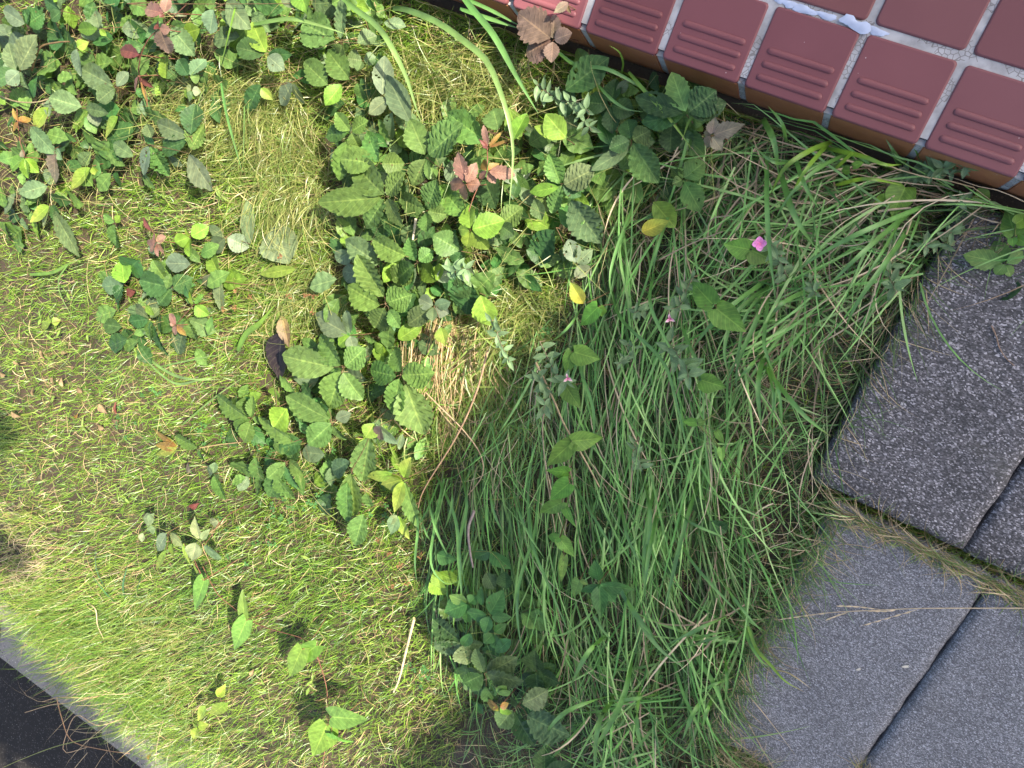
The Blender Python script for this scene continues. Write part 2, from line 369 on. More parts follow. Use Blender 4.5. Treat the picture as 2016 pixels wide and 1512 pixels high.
def leaf_geo(base, tip, width, shape='ov', bank=0.0, fold=0.22, droop=0.12, pleat=0.05, teeth=0.07, nt=8, col=(0.06, 0.13, 0.04), col2=None, nu=22, nv=4, seed=0, curl=0.0, bite=0):
    r = np.random.default_rng(seed)
    base = np.asarray(base, float); tip = np.asarray(tip, float); L = np.linalg.norm(tip - base); t = (tip - base) / L
    s = np.cross(t, [0, 0, 1.0]); s = nz_(s); n = np.cross(s, t)
    s, n = s * math.cos(bank) + n * math.sin(bank), n * math.cos(bank) - s * math.sin(bank)
    u = np.linspace(0, 1, nu + 1)
    if shape == 'ov': W = np.sin(np.pi * u ** 1.03) ** 0.72 * (1 - 0.22 * u ** 4)
    elif shape == 'pt': W = np.sin(np.pi * u ** 0.78) ** 0.95 * (1 - 0.25 * u ** 3)
    elif shape == 'ht': W = np.sin(np.pi * np.clip(u * 0.93 + 0.07, 0, 1) ** 0.58) ** 0.85 * (1 - 0.22 * u ** 2)
    elif shape == 'rd': W = np.sin(np.pi * u) ** 0.5
    else: W = np.sin(np.pi * u ** 0.8) ** 1.1
    W = W / W.max(); W[-1] = 0.012; W[0] = 0.03
    v = np.linspace(-1, 1, 2 * nv + 1); U, V = np.meshgrid(u, v, indexing='ij')
    saw = (u * nt) % 1.0
    edge = 1 + teeth * (saw - 0.5) * 2 * np.clip(np.sin(np.pi * u) * 2.5, 0, 1)
    wob = 1 + 0.05 * np.sin(u * 5 + r.uniform(0, 6))
    HW = (width / 2) * W[:, None] * (1 + (edge[:, None] - 1) * (np.abs(V) > 0.99))
    lat = HW * V * (wob[:, None])
    asym = 1 + 0.1 * r.uniform(-1, 1) * np.sign(V); lat = lat * asym
    z = fold * np.abs(lat) - droop * L * U ** 2 * 0.9 + droop * L * 0.25 * U
    z = z - curl * np.abs(V) ** 3 * width * 0.5
    z = z + pleat * width * np.sin(2 * np.pi * (8 * U - 2.2 * np.abs(V))) * 0.5 * np.clip(np.abs(V) * 3, 0, 1) * np.sin(np.pi * U) ** 0.5
    z = z + 0.035 * width * np.sin(U * 6 + r.uniform(0, 6)) * V
    back = np.zeros_like(U)
    if shape == 'ht': back = -0.13 * L * np.clip(1 - U / 0.12, 0, 1) * np.abs(V) ** 0.7 * 1.0; lat = np.where(U < 0.01, width * 0.30 * V, lat)
    P = base + t * (L * U + back)[..., None] + s * lat[..., None] + n * z[..., None]
    C = np.broadcast_to(np.asarray(col, float), P.shape).copy()
    if col2 is not None:
        k = np.clip(U * 1.4 - 0.2 + 0.3 * np.abs(V), 0, 1)[..., None]; C = C * (1 - k) + np.asarray(col2) * k
    C *= (1 + 0.10 * r.standard_normal())
    m = 2 * nv + 1; q = []
    holes = set()
    for _ in range(bite):
        a = int(r.integers(4, nu - 3)); b = int(r.integers(0, 2 * nv)); holes.add((a, b))
        if r.random() < 0.5: holes.add((a + 1, b))
    for i in range(nu):
        for j in range(2 * nv):
            if (i, j) in holes: continue
            q.append([i * m + j, i * m + j + 1, (i + 1) * m + j + 1, (i + 1) * m + j])
    return P.reshape(-1, 3), np.array(q), C.reshape(-1, 3), np.stack([U, V], -1).reshape(-1, 2)

def bm_obj(name, bm, m, parent=None, smooth=False):
    me = bpy.data.meshes.new(name); bm.to_mesh(me); bm.free()
    if smooth:
        for p in me.polygons: p.use_smooth = True
    if 'Col' not in me.color_attributes:
        a = me.color_attributes.new('Col', 'FLOAT_COLOR', 'POINT'); a.data.foreach_set('color', np.ones(len(me.vertices) * 4, np.float32))
    return link(name, me, m, parent)
def box(bm, x0, x1, y0, y1, z0, z1):
    v = [bm.verts.new(p) for p in ((x0, y0, z0), (x1, y0, z0), (x1, y1, z0), (x0, y1, z0), (x0, y0, z1), (x1, y0, z1), (x1, y1, z1), (x0, y1, z1))]
    return [bm.faces.new([v[i] for i in f]) for f in ((3, 2, 1, 0), (4, 5, 6, 7), (0, 1, 5, 4), (1, 2, 6, 5), (2, 3, 7, 6), (3, 0, 4, 7))]
#==SETTING==
# ------------------------------------------------------------------ the setting: ground, road, kerb
bm = bmesh.new(); vs = [bm.verts.new(p) for p in ((-80, -80, -0.37), (80, -80, -0.37), (80, 80, -0.37), (-80, 80, -0.37))]; bm.faces.new(vs)
setting(bm_obj('ground', bm, MAT['soil']))
gx = np.linspace(-4.5, 4.5, 226); gy = np.linspace(-2.62, 0.02, 90)
X, Y = np.meshgrid(gx, gy, indexing='ij'); Z = soil(X, Y) + 0.004 * nr.standard_normal(X.shape)
idx = np.arange(X.size).reshape(X.shape)
q = np.stack([idx[:-1, :-1], idx[1:, :-1], idx[1:, 1:], idx[:-1, 1:]], -1).reshape(-1, 4)
setting(link('soil', arr_mesh('soil', np.stack([X, Y, Z], -1), q), MAT['soil']))
bm = bmesh.new(); box(bm, -20, 20, -9, -2.956, -0.4, -0.32); setting(bm_obj('road', bm, MAT['asphalt']))
bm = bmesh.new()
for k in range(-9, 9):
    x0 = k * 0.6 + 0.13; box(bm, x0 + 0.003, x0 + 0.597, -2.955 - 0.004 * ((k * 7) % 3), -2.60, -0.45, -0.203 + 0.003 * ((k * 5) % 3 - 1))
bmesh.ops.bevel(bm, geom=[e for e in bm.edges if e.calc_length() > 0.1], offset=0.012, segments=3, affect='EDGES')
setting(bm_obj('kerb', bm, MAT['kerb']))

# ------------------------------------------------------------------ paving slabs
def slab(x0, x1, y0, y1, z, m, label, tilt=0.0):
    w, h = x1 - x0, y1 - y0; nx, ny = int(w / 0.012), int(h / 0.012)
    t = thing('paving_slab', label, 'paving slab', (x0, y0, z), 'paving slabs at the foot of the tiled step')
    u = np.linspace(0, 1, nx + 1); v = np.linspace(0, 1, ny + 1); U, V = np.meshgrid(u, v, indexing='ij')
    ex = np.minimum(U, 1 - U) * w; ey = np.minimum(V, 1 - V) * h
    chip = np.random.default_rng(int(x0 * 1000)).uniform(0, 1, (nx + 1, ny + 1))
    ed = np.minimum(ex, ey)
    zz = -0.006 * np.exp(-ed / 0.006) - 0.0015 * chip * np.exp(-ed / 0.02) + 0.0006 * np.random.default_rng(5).standard_normal(U.shape) + tilt * (U - 0.5)
    jx = 0.0015 * np.sin(V * 31 + x0 * 9) * (np.minimum(U, 1 - U) < 1e-6); jy = 0.0015 * np.sin(U * 23 + y0 * 5) * (np.minimum(V, 1 - V) < 1e-6)
    top = np.stack([U * w + jx, V * h + jy, zz], -1).reshape(-1, 3)
    idx = np.arange((nx + 1) * (ny + 1)).reshape(nx + 1, ny + 1)
    q = [np.stack([idx[:-1, :-1], idx[1:, :-1], idx[1:, 1:], idx[:-1, 1:]], -1).reshape(-1, 4)]
    ring = list(idx[:, 0]) + list(idx[-1, 1:]) + list(idx[-2::-1, -1]) + list(idx[0, -2:0:-1])
    n = len(top); low = top[ring].copy(); low[:, 2] = -0.055
    k = len(ring); q.append(np.array([[ring[i], n + i, n + (i + 1) % k, ring[(i + 1) % k]] for i in range(k)]))
    co = np.vstack([top, low]); me = arr_mesh('slab', co, np.concatenate(q)); link('slab', me, m, t)
    return t
Z0 = -0.09
slab(0.758, 1.062, -0.652, -0.055, Z0, MAT['paver_dark'], 'dark slab of coarse pebbled concrete whose bare left corner juts into the grass')
slab(1.067, 1.370, -0.655, -0.055, Z0 - 0.004, MAT['paver_dark'], 'dark pebbled slab cut off by the right edge of the photo, right of the long crack')
slab(0.822, 1.135, -1.345, -0.680, Z0 - 0.003, MAT['paver_grey'], 'bluish grey fine-grained slab with the dry grass stalk lying across it')
slab(1.140, 1.450, -1.345, -0.680, Z0 + 0.001, MAT['paver_grey'], 'bluish grey fine-grained slab in the bottom right corner, right of the thin joint')

# ------------------------------------------------------------------ tiled step
step = thing('tiled_step', 'raised step of square red tiles with white joints and ribbed front row', 'step', (0, 0, -0.15))
def ring(bm, x0, x1, y0, y1, z, r, seg=5):
    out = []
    for ax, ay, a0 in ((x1 - r, y1 - r, 0), (x0 + r, y1 - r, 90), (x0 + r, y0 + r, 180), (x1 - r, y0 + r, 270)):
        for k in range(seg + 1):
            a = math.radians(a0 + 90 * k / seg); out.append(bm.verts.new((ax + r * math.cos(a), ay + r * math.sin(a), z + 0.15)))
    return out
def tile(bm, x0, x1, y0, y1, z, r=0.007):
    A = ring(bm, x0 + .0035, x1 - .0035, y0 + .0035, y1 - .0035, z, r); B = ring(bm, x0 + .001, x1 - .001, y0 + .001, y1 - .001, z - .0012, r)
    C_ = ring(bm, x0, x1, y0, y1, z - .004, r); D = ring(bm, x0, x1, y0, y1, z - .012, r)
    bm.faces.new(A); n = len(A)
    for P, Q in ((A, B), (B, C_), (C_, D)):
        for i in range(n): bm.faces.new((P[i], Q[i], Q[(i + 1) % n], P[(i + 1) % n])[::-1])
def ridge(bm, x0, x1, y, w, h, z):
    n = 22; m = 7; rows = []
    for i in range(n + 1):
        s = i / n
        # dense rings at the round ends
        L = x1 - x0; d = (1 - math.cos(math.pi * s)) / 2 * L
        e = min(d, L - d); k = math.sqrt(max(0, 1 - (1 - min(1, e / (w / 2))) ** 2)) if e < w / 2 else 1.0
        rows.append([bm.verts.new((x0 + d, y + k * w / 2 * math.cos(math.pi * j / m), z + 0.15 - 0.0006 + k * h * math.sin(math.pi * j / m))) for j in range(m + 1)])
    for i in range(n):
        for j in range(m): bm.faces.new((rows[i][j], rows[i][j + 1], rows[i + 1][j + 1], rows[i + 1][j]))
def slant(bm, x0, x1, d):
    # the front tiles lean outwards towards the ground
    pr = ((0.0 + d, 0.1385), (0.012, 0.1385), (0.012, -.01), (-0.020 + d, -.01), (-0.018 + d, 0.055))
    A = [bm.verts.new((x0, y, z)) for y, z in pr]; B = [bm.verts.new((x1, y, z)) for y, z in pr]; n = len(pr)
    return [bm.faces.new(A), bm.faces.new(B[::-1])] + [bm.faces.new((A[i], B[i], B[(i + 1) % n], A[(i + 1) % n])[::-1]) for i in range(n)]
bm = bmesh.new(); bmr = bmesh.new(); P_ = 0.16; hj = 0.0062
for i in range(-5, 10):
    x0, x1 = i * P_ + hj, (i + 1) * P_ - hj; zt = rnd.uniform(-0.0006, 0.0004)
    tile(bm, x0, x1, 0.0, 0.1362, zt)
    for y in (0.022, 0.044, 0.066): ridge(bm, x0 + 0.015, x1 - 0.013, y, 0.0115, 0.0042, zt)
    for k in range(4): tile(bm, x0 + rnd.uniform(-.0008, .0008), x1, 0.1515 + k * P_, 0.1515 + k * P_ + 0.1455, rnd.uniform(-0.0006, 0.0004), 0.009)
    f = slant(bmr, x0, x1, 0.0)
    bmesh.ops.bevel(bmr, geom=list({e for q in f for e in q.edges}), offset=0.002, segments=2, affect='EDGES')
bmesh.ops.recalc_face_normals(bm, faces=bm.faces[:])
tr_ = bm_obj('tread', bm, MAT['tile'], step)
for p in tr_.data.polygons: p.use_smooth = len(p.vertices) == 4
# each tile fired a little differently
c = np.ones((len(tr_.data.vertices), 4), np.float32); co = np.empty(len(tr_.data.vertices) * 3, np.float32); tr_.data.vertices.foreach_get('co', co); co = co.reshape(-1, 3)
for i in range(-5, 10):
    for k in range(-1, 5):
        msk = (np.floor(co[:, 0] / P_) == i) & (np.floor((co[:, 1] - 0.1435) / P_) == k); c[msk, :3] *= np.array([rnd.uniform(.88, 1.12)] * 3) * np.array([1, rnd.uniform(.93, 1.07), rnd.uniform(.93, 1.07)])
tr_.data.color_attributes['Col'].data.foreach_set('color', c.ravel())
bmesh.ops.recalc_face_normals(bmr, faces=bmr.faces[:])
bm_obj('riser', bmr, MAT['riser'], step)
bm = bmesh.new(); box(bm, -5 * P_, 10 * P_, 0.013, 0.80, -0.05, 0.1465); slant(bm, -5 * P_, 10 * P_, 0.0022)
bm_obj('grout_bed', bm, MAT['grout'], step)
# paint spilled along the joint behind the front row
bm = bmesh.new()
def blob(cx_, cy_, rx, ry, z, k=18):
    t = bm.verts.new((cx_, cy_, z + 0.0025)); rg = []
    for i in range(k):
        a = 2 * math.pi * i / k; f = 1 + 0.35 * math.sin(3 * a + cx_ * 90) * 0.5 + rnd.uniform(-.15, .15); rg.append(bm.verts.new((cx_ + rx * f * math.cos(a), cy_ + ry * f * math.sin(a), z)))
    for i in range(k): bm.faces.new((t, rg[i], rg[(i + 1) % k]))
for (a, b_, rx, ry) in ((0.345, 0.144, 0.014, 0.006), (0.372, 0.1425, 0.022, 0.0065), (0.41, 0.143, 0.018, 0.005), (0.449, 0.146, 0.016, 0.008), (0.470, 0.1415, 0.02, 0.009), (0.497, 0.143, 0.018, 0.006), (0.325, 0.146, 0.01, 0.006)):
    blob(a, b_, rx, ry, 0.1468 + rnd.uniform(0.0004, .001) + (0.0035 if ry > 0.0066 else 0))
bm_obj('paint_spill', bm, MAT['paint'], step, True)

# ------------------------------------------------------------------ unseen tree added as shade caster, crown outline fitted to the shade edge
tree = thing('added_shade_tree', 'unseen tree added with its crown shaped to shade the right half', 'tree', (7.9, 5.6, -0.14))
torg = np.array([7.9, 5.6, -0.14]); DIST = 9.0
def icos(acc, c, r, sq=1.0, seed=0):
    b = bmesh.new(); bmesh.ops.create_icosphere(b, subdivisions=2, radius=1.0)
    g = np.random.default_rng(seed); V = np.array([v.co[:] for v in b.verts]); F = np.array([[l.vert.index for l in f.loops] for f in b.faces])
    b.free(); k = 1 + 0.10 * np.sin(V @ g.normal(size=3) * 5) + 0.08 * np.sin(V @ g.normal(size=3) * 9)
    acc.add(np.asarray(c) + V * (r * k)[:, None], np.concatenate([F, F[:, :1]], 1)[:, :4] if False else np.concatenate([F, F[:, 2:]], 1), np.array([.05, .09, .03]))
def inpoly(pt, poly):
    x, y = pt; k = False; j = len(poly) - 1
    for i in range(len(poly)):
        if (poly[i][1] > y) != (poly[j][1] > y) and x < (poly[j][0] - poly[i][0]) * (y - poly[i][1]) / (poly[j][1] - poly[i][1]) + poly[i][0]: k = not k
        j = i
    return k
SHADE = [(1128, -260, .1), (1150, 0, .1), (1092, 48, .06), (1062, 100, .06), (1098, 180, .06), (1112, 260, .08), (1185, 330, .08), (1222, 395, .08), (1196, 450, .06), (1165, 560, .06), (1120, 610, .05), (1062, 655, .05),
         (1000, 720, .05), (930, 800, .05), (872, 880, .05), (818, 950, .04), (822, 1020, .03), (845, 1100, .03), (880, 1170, .03), (858, 1215, .03), (890, 1285, .03), (925, 1330, .03), (915, 1380, .03), (845, 1415, .03), (785, 1507, .03), (730, 1600, .03), (640, 1800, .03)]
edge = np.array([ath(a, b_, h) for a, b_, h in SHADE])
def sunplane(p):        # coordinates across the sun's rays
    e1 = nz_(np.cross([0, 0, 1], LS)); e2 = np.cross(LS, e1); return np.array([p @ e1, p @ e2]), e1, e2
e2d = np.array([sunplane(p)[0] for p in edge]); e2d = spline(e2d, 70); _, E1, E2 = sunplane(edge[0])
far = np.array([sunplane(ath(a, b_, .05))[0] for a, b_ in ((1500, 1800), (2500, 1700), (2500, -250))])
poly = [tuple(p) for p in e2d] + [tuple(p) for p in far]
crown = Acc(); cen = np.mean(poly, 0)
def lump(p2, r, s): icos(crown, E1 * p2[0] + E2 * p2[1] + LS * (DIST + nr.uniform(-.35, .35)) - torg, r, seed=s)
A_, B_ = np.array(poly), np.roll(np.array(poly), -1, 0); sgn = 1 if sum(a[0] * b_[1] - b_[0] * a[1] for a, b_ in zip(A_, B_)) > 0 else -1
for i in range(len(e2d)):
    d = e2d[min(i + 1, len(e2d) - 1)] - e2d[max(i - 1, 0)]; nrm = nz_(np.array([-d[1], d[0]])) * sgn
    for k, r in ((0.055, .06), (0.14, .09), (0.25, .12)): lump(e2d[i] + nrm * (k + nr.uniform(-.008, .008)), r * nr.uniform(.92, 1.08), i * 3 + int(k * 100))
mn, mxx = np.min(poly, 0), np.max(poly, 0); s = 900
for a in np.arange(mn[0], mxx[0], .16):
    for b_ in np.arange(mn[1], mxx[1], .16):
        p2 = np.array([a, b_]) + nr.uniform(-.03, .03, 2)
        if inpoly(p2, poly) and np.min(np.linalg.norm(e2d - p2, axis=1)) > .22: lump(p2, .20, s); s += 1
crown.build('crown', MAT['crown'], tree)
tk = Acc(); cc = E1 * cen[0] + E2 * cen[1] + LS * DIST
top = np.array([cc[0], cc[1], cc[2]]) - torg
tube(tk, spline([np.array([0, 0, -.1]), np.array([.05, .02, 1.6]), top * np.array([.5, .5, .62]), top], 12), .19, .05, (1, 1, 1), 10)
tk.build('trunk', MAT['bark'], tree)

# second unseen shade caster, shaped as a leaning tree, added to darken kerb and gutter
STRIP = [(-420, 1110), (-150, 1165), (0, 1225), (110, 1330), (225, 1450), (320, 1545), (400, 1650), (330, 1720), (180, 1600), (110, 1530), (30, 1478), (-20, 1448), (-200, 1395), (-420, 1330)]
zs = [-.2] * 6 + [-.32] * 8; D2 = 4.2
sp2 = np.array([sunplane(atz(a, b_, z))[0] for (a, b_), z in zip(STRIP, zs)]); spl = [tuple(p) for p in sp2]
c2 = E1 * sp2[:, 0].mean() + E2 * sp2[:, 1].mean() + LS * D2; o2 = np.array([c2[0] - 1.0, c2[1] - 4.5, -.37])
gutter_caster = thing('added_shade_caster', 'unseen tree-shaped shade caster added to darken the kerb and gutter', 'tree', o2)
cr2 = Acc()
for a in np.arange(sp2[:, 0].min(), sp2[:, 0].max(), .06):
    for b_ in np.arange(sp2[:, 1].min(), sp2[:, 1].max(), .06):
        if inpoly((a, b_), spl): icos(cr2, E1 * a + E2 * b_ + LS * (D2 + nr.uniform(-.2, .2)) - o2, .062, seed=s); s += 1
for hx, hy, hr in ((-5, 850, 38), (10, 1085, 44), (-40, 1060, 50), (-60, 840, 50)):  # extra lumps added to cast small dark hollows at the left lawn edge
    p0 = sunplane(ath(hx, hy, .02))[0]
    for _ in range(16): w2 = p0 + nr.normal(0, hr * .0006, 2); icos(cr2, E1 * w2[0] + E2 * w2[1] + LS * (D2 + nr.uniform(-.2, .2)) - o2, .035, seed=s); s += 1
cr2.build('crown', MAT['crown'], gutter_caster)
tk = Acc(); tube(tk, spline([np.array([0, 0, 0]), np.array([0, .1, 1.5]), np.array([.2, 1.2, 2.4]), c2 - o2 + np.array([0, -.25, 0])], 14), .12, .03, (1, 1, 1), 8); tk.build('trunk', MAT['bark'], gutter_caster)
# the added caster stands beyond the road edge: only its shadow reaches the gutter
# ------------------------------------------------------------------ leaf styles
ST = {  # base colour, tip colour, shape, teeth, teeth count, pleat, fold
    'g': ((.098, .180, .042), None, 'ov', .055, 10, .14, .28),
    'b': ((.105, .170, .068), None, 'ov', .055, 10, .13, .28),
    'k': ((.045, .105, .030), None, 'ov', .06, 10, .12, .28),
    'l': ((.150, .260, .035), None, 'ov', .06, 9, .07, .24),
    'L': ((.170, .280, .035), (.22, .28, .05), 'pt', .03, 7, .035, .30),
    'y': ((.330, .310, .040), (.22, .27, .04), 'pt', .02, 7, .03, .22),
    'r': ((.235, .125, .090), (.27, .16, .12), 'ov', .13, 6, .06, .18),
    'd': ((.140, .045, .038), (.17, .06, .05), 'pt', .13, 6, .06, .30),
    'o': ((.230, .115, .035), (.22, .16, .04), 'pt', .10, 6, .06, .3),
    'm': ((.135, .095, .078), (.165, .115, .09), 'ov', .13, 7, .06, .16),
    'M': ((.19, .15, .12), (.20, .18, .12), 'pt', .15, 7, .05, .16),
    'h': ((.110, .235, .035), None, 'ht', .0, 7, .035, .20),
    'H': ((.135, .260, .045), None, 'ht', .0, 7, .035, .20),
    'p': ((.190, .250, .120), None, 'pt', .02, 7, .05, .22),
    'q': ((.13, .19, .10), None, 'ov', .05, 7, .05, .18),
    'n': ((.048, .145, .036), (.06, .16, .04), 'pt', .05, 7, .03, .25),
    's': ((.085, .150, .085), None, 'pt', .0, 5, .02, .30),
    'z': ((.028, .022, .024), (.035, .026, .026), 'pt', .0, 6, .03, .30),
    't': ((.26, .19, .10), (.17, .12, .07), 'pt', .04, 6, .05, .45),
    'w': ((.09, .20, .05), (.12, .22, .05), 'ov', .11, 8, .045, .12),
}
SEED = [100]
def leaf_at(c, bx, by, tx, ty, w, sty, h0, h1, bank=None, droop=None, bite=0, curl=0.0, fold=None):
    SEED[0] += 1; r = random.Random(SEED[0])
    b = ath(*cx(c, bx, by), h0); t = ath(*cx(c, tx, ty), h1)
    W = 1.22 * w / CROP[c][2] * mpp((b + t) / 2); s = ST[sty]
    if bank is None: bank = r.uniform(-.28, .28)
    if droop is None: droop = r.uniform(.02, .14)
    L = np.linalg.norm(t - b); t = t + (t - b) * .07; W = min(W, L * 1.15)
    col = np.array(s[0]) * np.array([r.uniform(.88, 1.14), r.uniform(.92, 1.08), r.uniform(.85, 1.15)])
    return leaf_geo(b, t, W, s[2], bank, s[6] * r.uniform(.7, 1.3) if fold is None else fold, droop, s[5], s[3], s[4], col, s[1], seed=SEED[0], bite=bite, curl=curl)

PROD = {'red': (.19, .085, .055), 'green': (.16, .20, .06), 'brown': (.13, .085, .045), 'tan': (.32, .23, .12)}
def sprig(c, sty, cen, h, leaves, label, cat='plant', name='creeper_sprig', group='five-leaved creeper sprigs in the verge', stem='brown', stems=None, bite=0):
    if c == 'I': h += .035
    P = ath(*cx(c, *cen), h); ro = random.Random(SEED[0] + 5)
    foot = np.array([P[0] + ro.uniform(-.03, .03), P[1] + ro.uniform(-.03, .03), 0]); foot[2] = float(soil(foot[0], foot[1])) - .004
    t = thing(name, label, cat, foot, group)
    for lf in leaves:
        lf = list(lf); st = lf.pop() if isinstance(lf[-1], str) else sty
        if len(lf) == 3: tx, ty, w = lf; bx, by = cen[0] + (tx - cen[0]) * .08, cen[1] + (ty - cen[1]) * .08
        else: bx, by, tx, ty, w = lf
        h0 = h + ro.uniform(-.006, .006); h1 = max(.012, h + ro.uniform(-.030, .012))
        co, q, cc, uv = leaf_at(c, bx, by, tx, ty, w, st, h0, h1, bite=(bite if ro.random() < .6 else 0))
        a = Acc(); a.add(co, q, cc, uv); a.build('leaflet', MAT['leaf'], t, foot)
    a = Acc(); sc = PROD[stem]
    mid = (P + foot) / 2 + np.array([ro.uniform(-.01, .01), ro.uniform(-.01, .01), .01])
    tube(a, spline([foot, mid, P], 8), .0014, .0009, sc)
    for lf in leaves:
        lf = [v for v in lf if not isinstance(v, str)]
        if len(lf) == 5:
            b = ath(*cx(c, lf[0], lf[1]), h)
            if np.linalg.norm(b - P) > .004: tube(a, spline([P, (P + b) / 2 + np.array([0, 0, -.006]), b], 5), .0009, .0007, sc)
    for st in (stems or []):
        k = st[0] if isinstance(st[0], str) else None; pts = st[1:] if k else st
        hh = np.linspace(h * .55, h, len(pts)) if len(pts) > 1 else [h]
        tube(a, spline([ath(*cx(c, x, y), z_) for (x, y), z_ in zip(pts, hh)], 14), .0016, .001, PROD[k] if k else sc)
    a.build('stem', MAT['dry'], t, foot)
    return t

# ---- the creeper patch in the middle (crop B)
sprig('B', 'g', (262, 748), .13, [(178, 645, 82), (118, 765, 88), (352, 688, 92), (300, 832, 70), (240, 800, 195, 1012, 95)], 'green creeper sprig at the upper left rim of the patch, one leaflet hanging down')
sprig('B', 'g', (428, 928), .14, [(345, 752, 118), (203, 900, 128), (556, 930, 118)], 'three-leaflet green creeper sprig just above the largest five-leaflet one at the patch left edge')
sprig('B', 'g', (460, 1118), .15, [(288, 945, 165), (556, 985, 108), (90, 1150, 140), (345, 1285, 112), (540, 1275, 92)], 'largest five-leaflet green creeper sprig on the patch left edge, its long leaflet pointing left')
sprig('B', 'g', (690, 892), .14, [(600, 685, 120), (882, 712, 160), (612, 1045, 98), (700, 1010, 40)], 'green creeper sprig with one wide glossy leaflet, up and left of the salmon pink shoot')
sprig('B', 'g', (690, 1196), .13, [(745, 1030, 115), (545, 1130, 112), (805, 1220, 88), (690, 1310, 92)], 'small rounded green creeper sprig left of the lime yellow sprig')
sprig('B', 'g', (1030, 745), .12, [(1025, 800, 812, 648, 140), (1100, 735, 1068, 622, 112), (1178, 800, 1250, 648, 96, 'l')], 'green creeper leaves in a row above the salmon pink shoot, beside the tall grass blade')
sprig('B', 'r', (912, 1045), .17, [(870, 872, 84), (968, 928, 64), (822, 1040, 66), (988, 1048, 72), (893, 1126, 58)], 'salmon pink creeper shoot of five young leaflets, the pinkest in the patch', stem='red', stems=[[(1035, 840), (1030, 950), (960, 1110), (930, 1200)]])
sprig('B', 'r', (1036, 968), .18, [(1182, 992, 70), (1003, 908, 44, 'o'), (1100, 928, 46, 'o'), (1078, 1036, 44), (990, 1010, 32)], 'pink and bronze creeper shoot right beside the salmon pink one', stem='red')
sprig('B', 'd', (1040, 838), .19, [(1012, 718, 38, 'r'), (1122, 742, 22, 'o'), (990, 790, 18), (1165, 788, 16, 'o'), (1005, 830, 14)], 'thin bronze creeper tip standing above the pink shoots', stem='red')
sprig('B', 'g', (918, 1235), .12, [(768, 1062, 128)], 'single broad green creeper leaf between the rounded sprig and the salmon pink shoot')
sprig('B', 'k', (1090, 1200), .11, [(1012, 1005, 138)], 'dark bluish creeper leaf directly below the pink and bronze shoot')
sprig('B', 'l', (936, 1305), .17, [(928, 1165, 92), (1118, 1252, 132), (873, 1300, 54), (915, 1402, 64), (1034, 1412, 84)], 'lime yellow creeper sprig with five leaflets in the heart of the green patch', stem='red')
sprig('B', 'g', (1105, 1275), .13, [(1228, 1180, 108), (1180, 1330, 90, 'k')], 'rounded green creeper leaf pair touching the right tip of the lime yellow sprig')
sprig('B', 'g', (888, 1425), .14, [(735, 1338, 128), (850, 1500, 70, 'k')], 'dark green creeper leaf below the lime yellow sprig, tip to the left')
sprig('B', 'g', (638, 1482), .15, [(570, 1452, 388, 1368, 128), (632, 1478, 588, 1355, 94), (648, 1482, 724, 1424, 86), (620, 1500, 520, 1580, 112)], 'green creeper sprig in mid patch with two overlapping leaflets pointing up')
sprig('B', 'b', (440, 1505), .12, [(232, 1372, 140)], 'greyish green creeper leaf at the left rim of the patch, below the largest sprig')
sprig('B', 'k', (445, 1375), .09, [(452, 1238, 112)], 'dark creeper leaf tucked in under the largest five-leaflet sprig')
sprig('B', 'g', (1462, 1040), .13, [(1450, 1042, 1388, 880, 108), (1472, 1048, 1634, 958, 128, 'b'), (1440, 1060, 1280, 1090, 60, 'l'), (1400, 1200, 90), (1560, 1110, 70, 'k')], 'green creeper sprig at the right rim of the sunlit patch, one leaflet greyish and wide')
sprig('B', 'b', (1498, 1112), .13, [(1662, 1372, 176)], 'long greyish creeper leaf with insect holes, drooping at the edge of the shade', bite=5)
sprig('B', 'l', (1490, 790), .13, [(1372, 655, 116), (1310, 720, 60)], 'bright sunlit creeper leaf with strong ribs, left of the leaning hairy plant')
sprig('B', 'g', (1300, 1115), .12, [(1425, 1165, 96), (1340, 1240, 80, 'b')], 'creeper leaf pair half in sun between the lime yellow sprig and the greyish holed leaf')
sprig('B', 'k', (1425, 1290), .10, [(1318, 1482, 145), (1500, 1460, 1530, 1390, 90, 'b')], 'large dark creeper leaf low at the right rim of the patch', bite=2)
sprig('B', 'q', (1540, 1500), .11, [(1495, 1365, 90), (1620, 1420, 70), (1600, 1560, 90)], 'pale holed creeper leaves at the foot of the greyish drooping leaf', bite=5)
sprig('B', 'g', (250, 440), .11, [(130, 482, 0, 356, 118), (255, 448, 128, 292, 124), (210, 480, 120, 590, 80, 'l'), (300, 470, 330, 560, 60)], 'green creeper sprig with a hanging lime leaf, left of the upper pale broad grass blade')
sprig('B', 'g', (185, 235), .12, [(-10, 130, 165), (205, 220, 215, -30, 92, 'b'), (300, 245, 400, 200, 90, 'b'), (215, 255, 195, 310, 90)], 'large toothed dark creeper leaves at the top edge, left of the bent pale grass blade')
sprig('B', 'q', (440, 555), .10, [(448, 328, 110), (598, 690, 470, 440, 120), (470, 560, 370, 640, 80), (500, 640, 478, 785, 80)], 'long pale creeper leaves lying behind the pale upper grass blade', bite=2)
sprig('B', 'b', (330, 345), .09, [(240, 330, 80), (405, 330, 70), (300, 400, 70)], 'small pale creeper leaves just left of the middle of the pale upper grass blade')
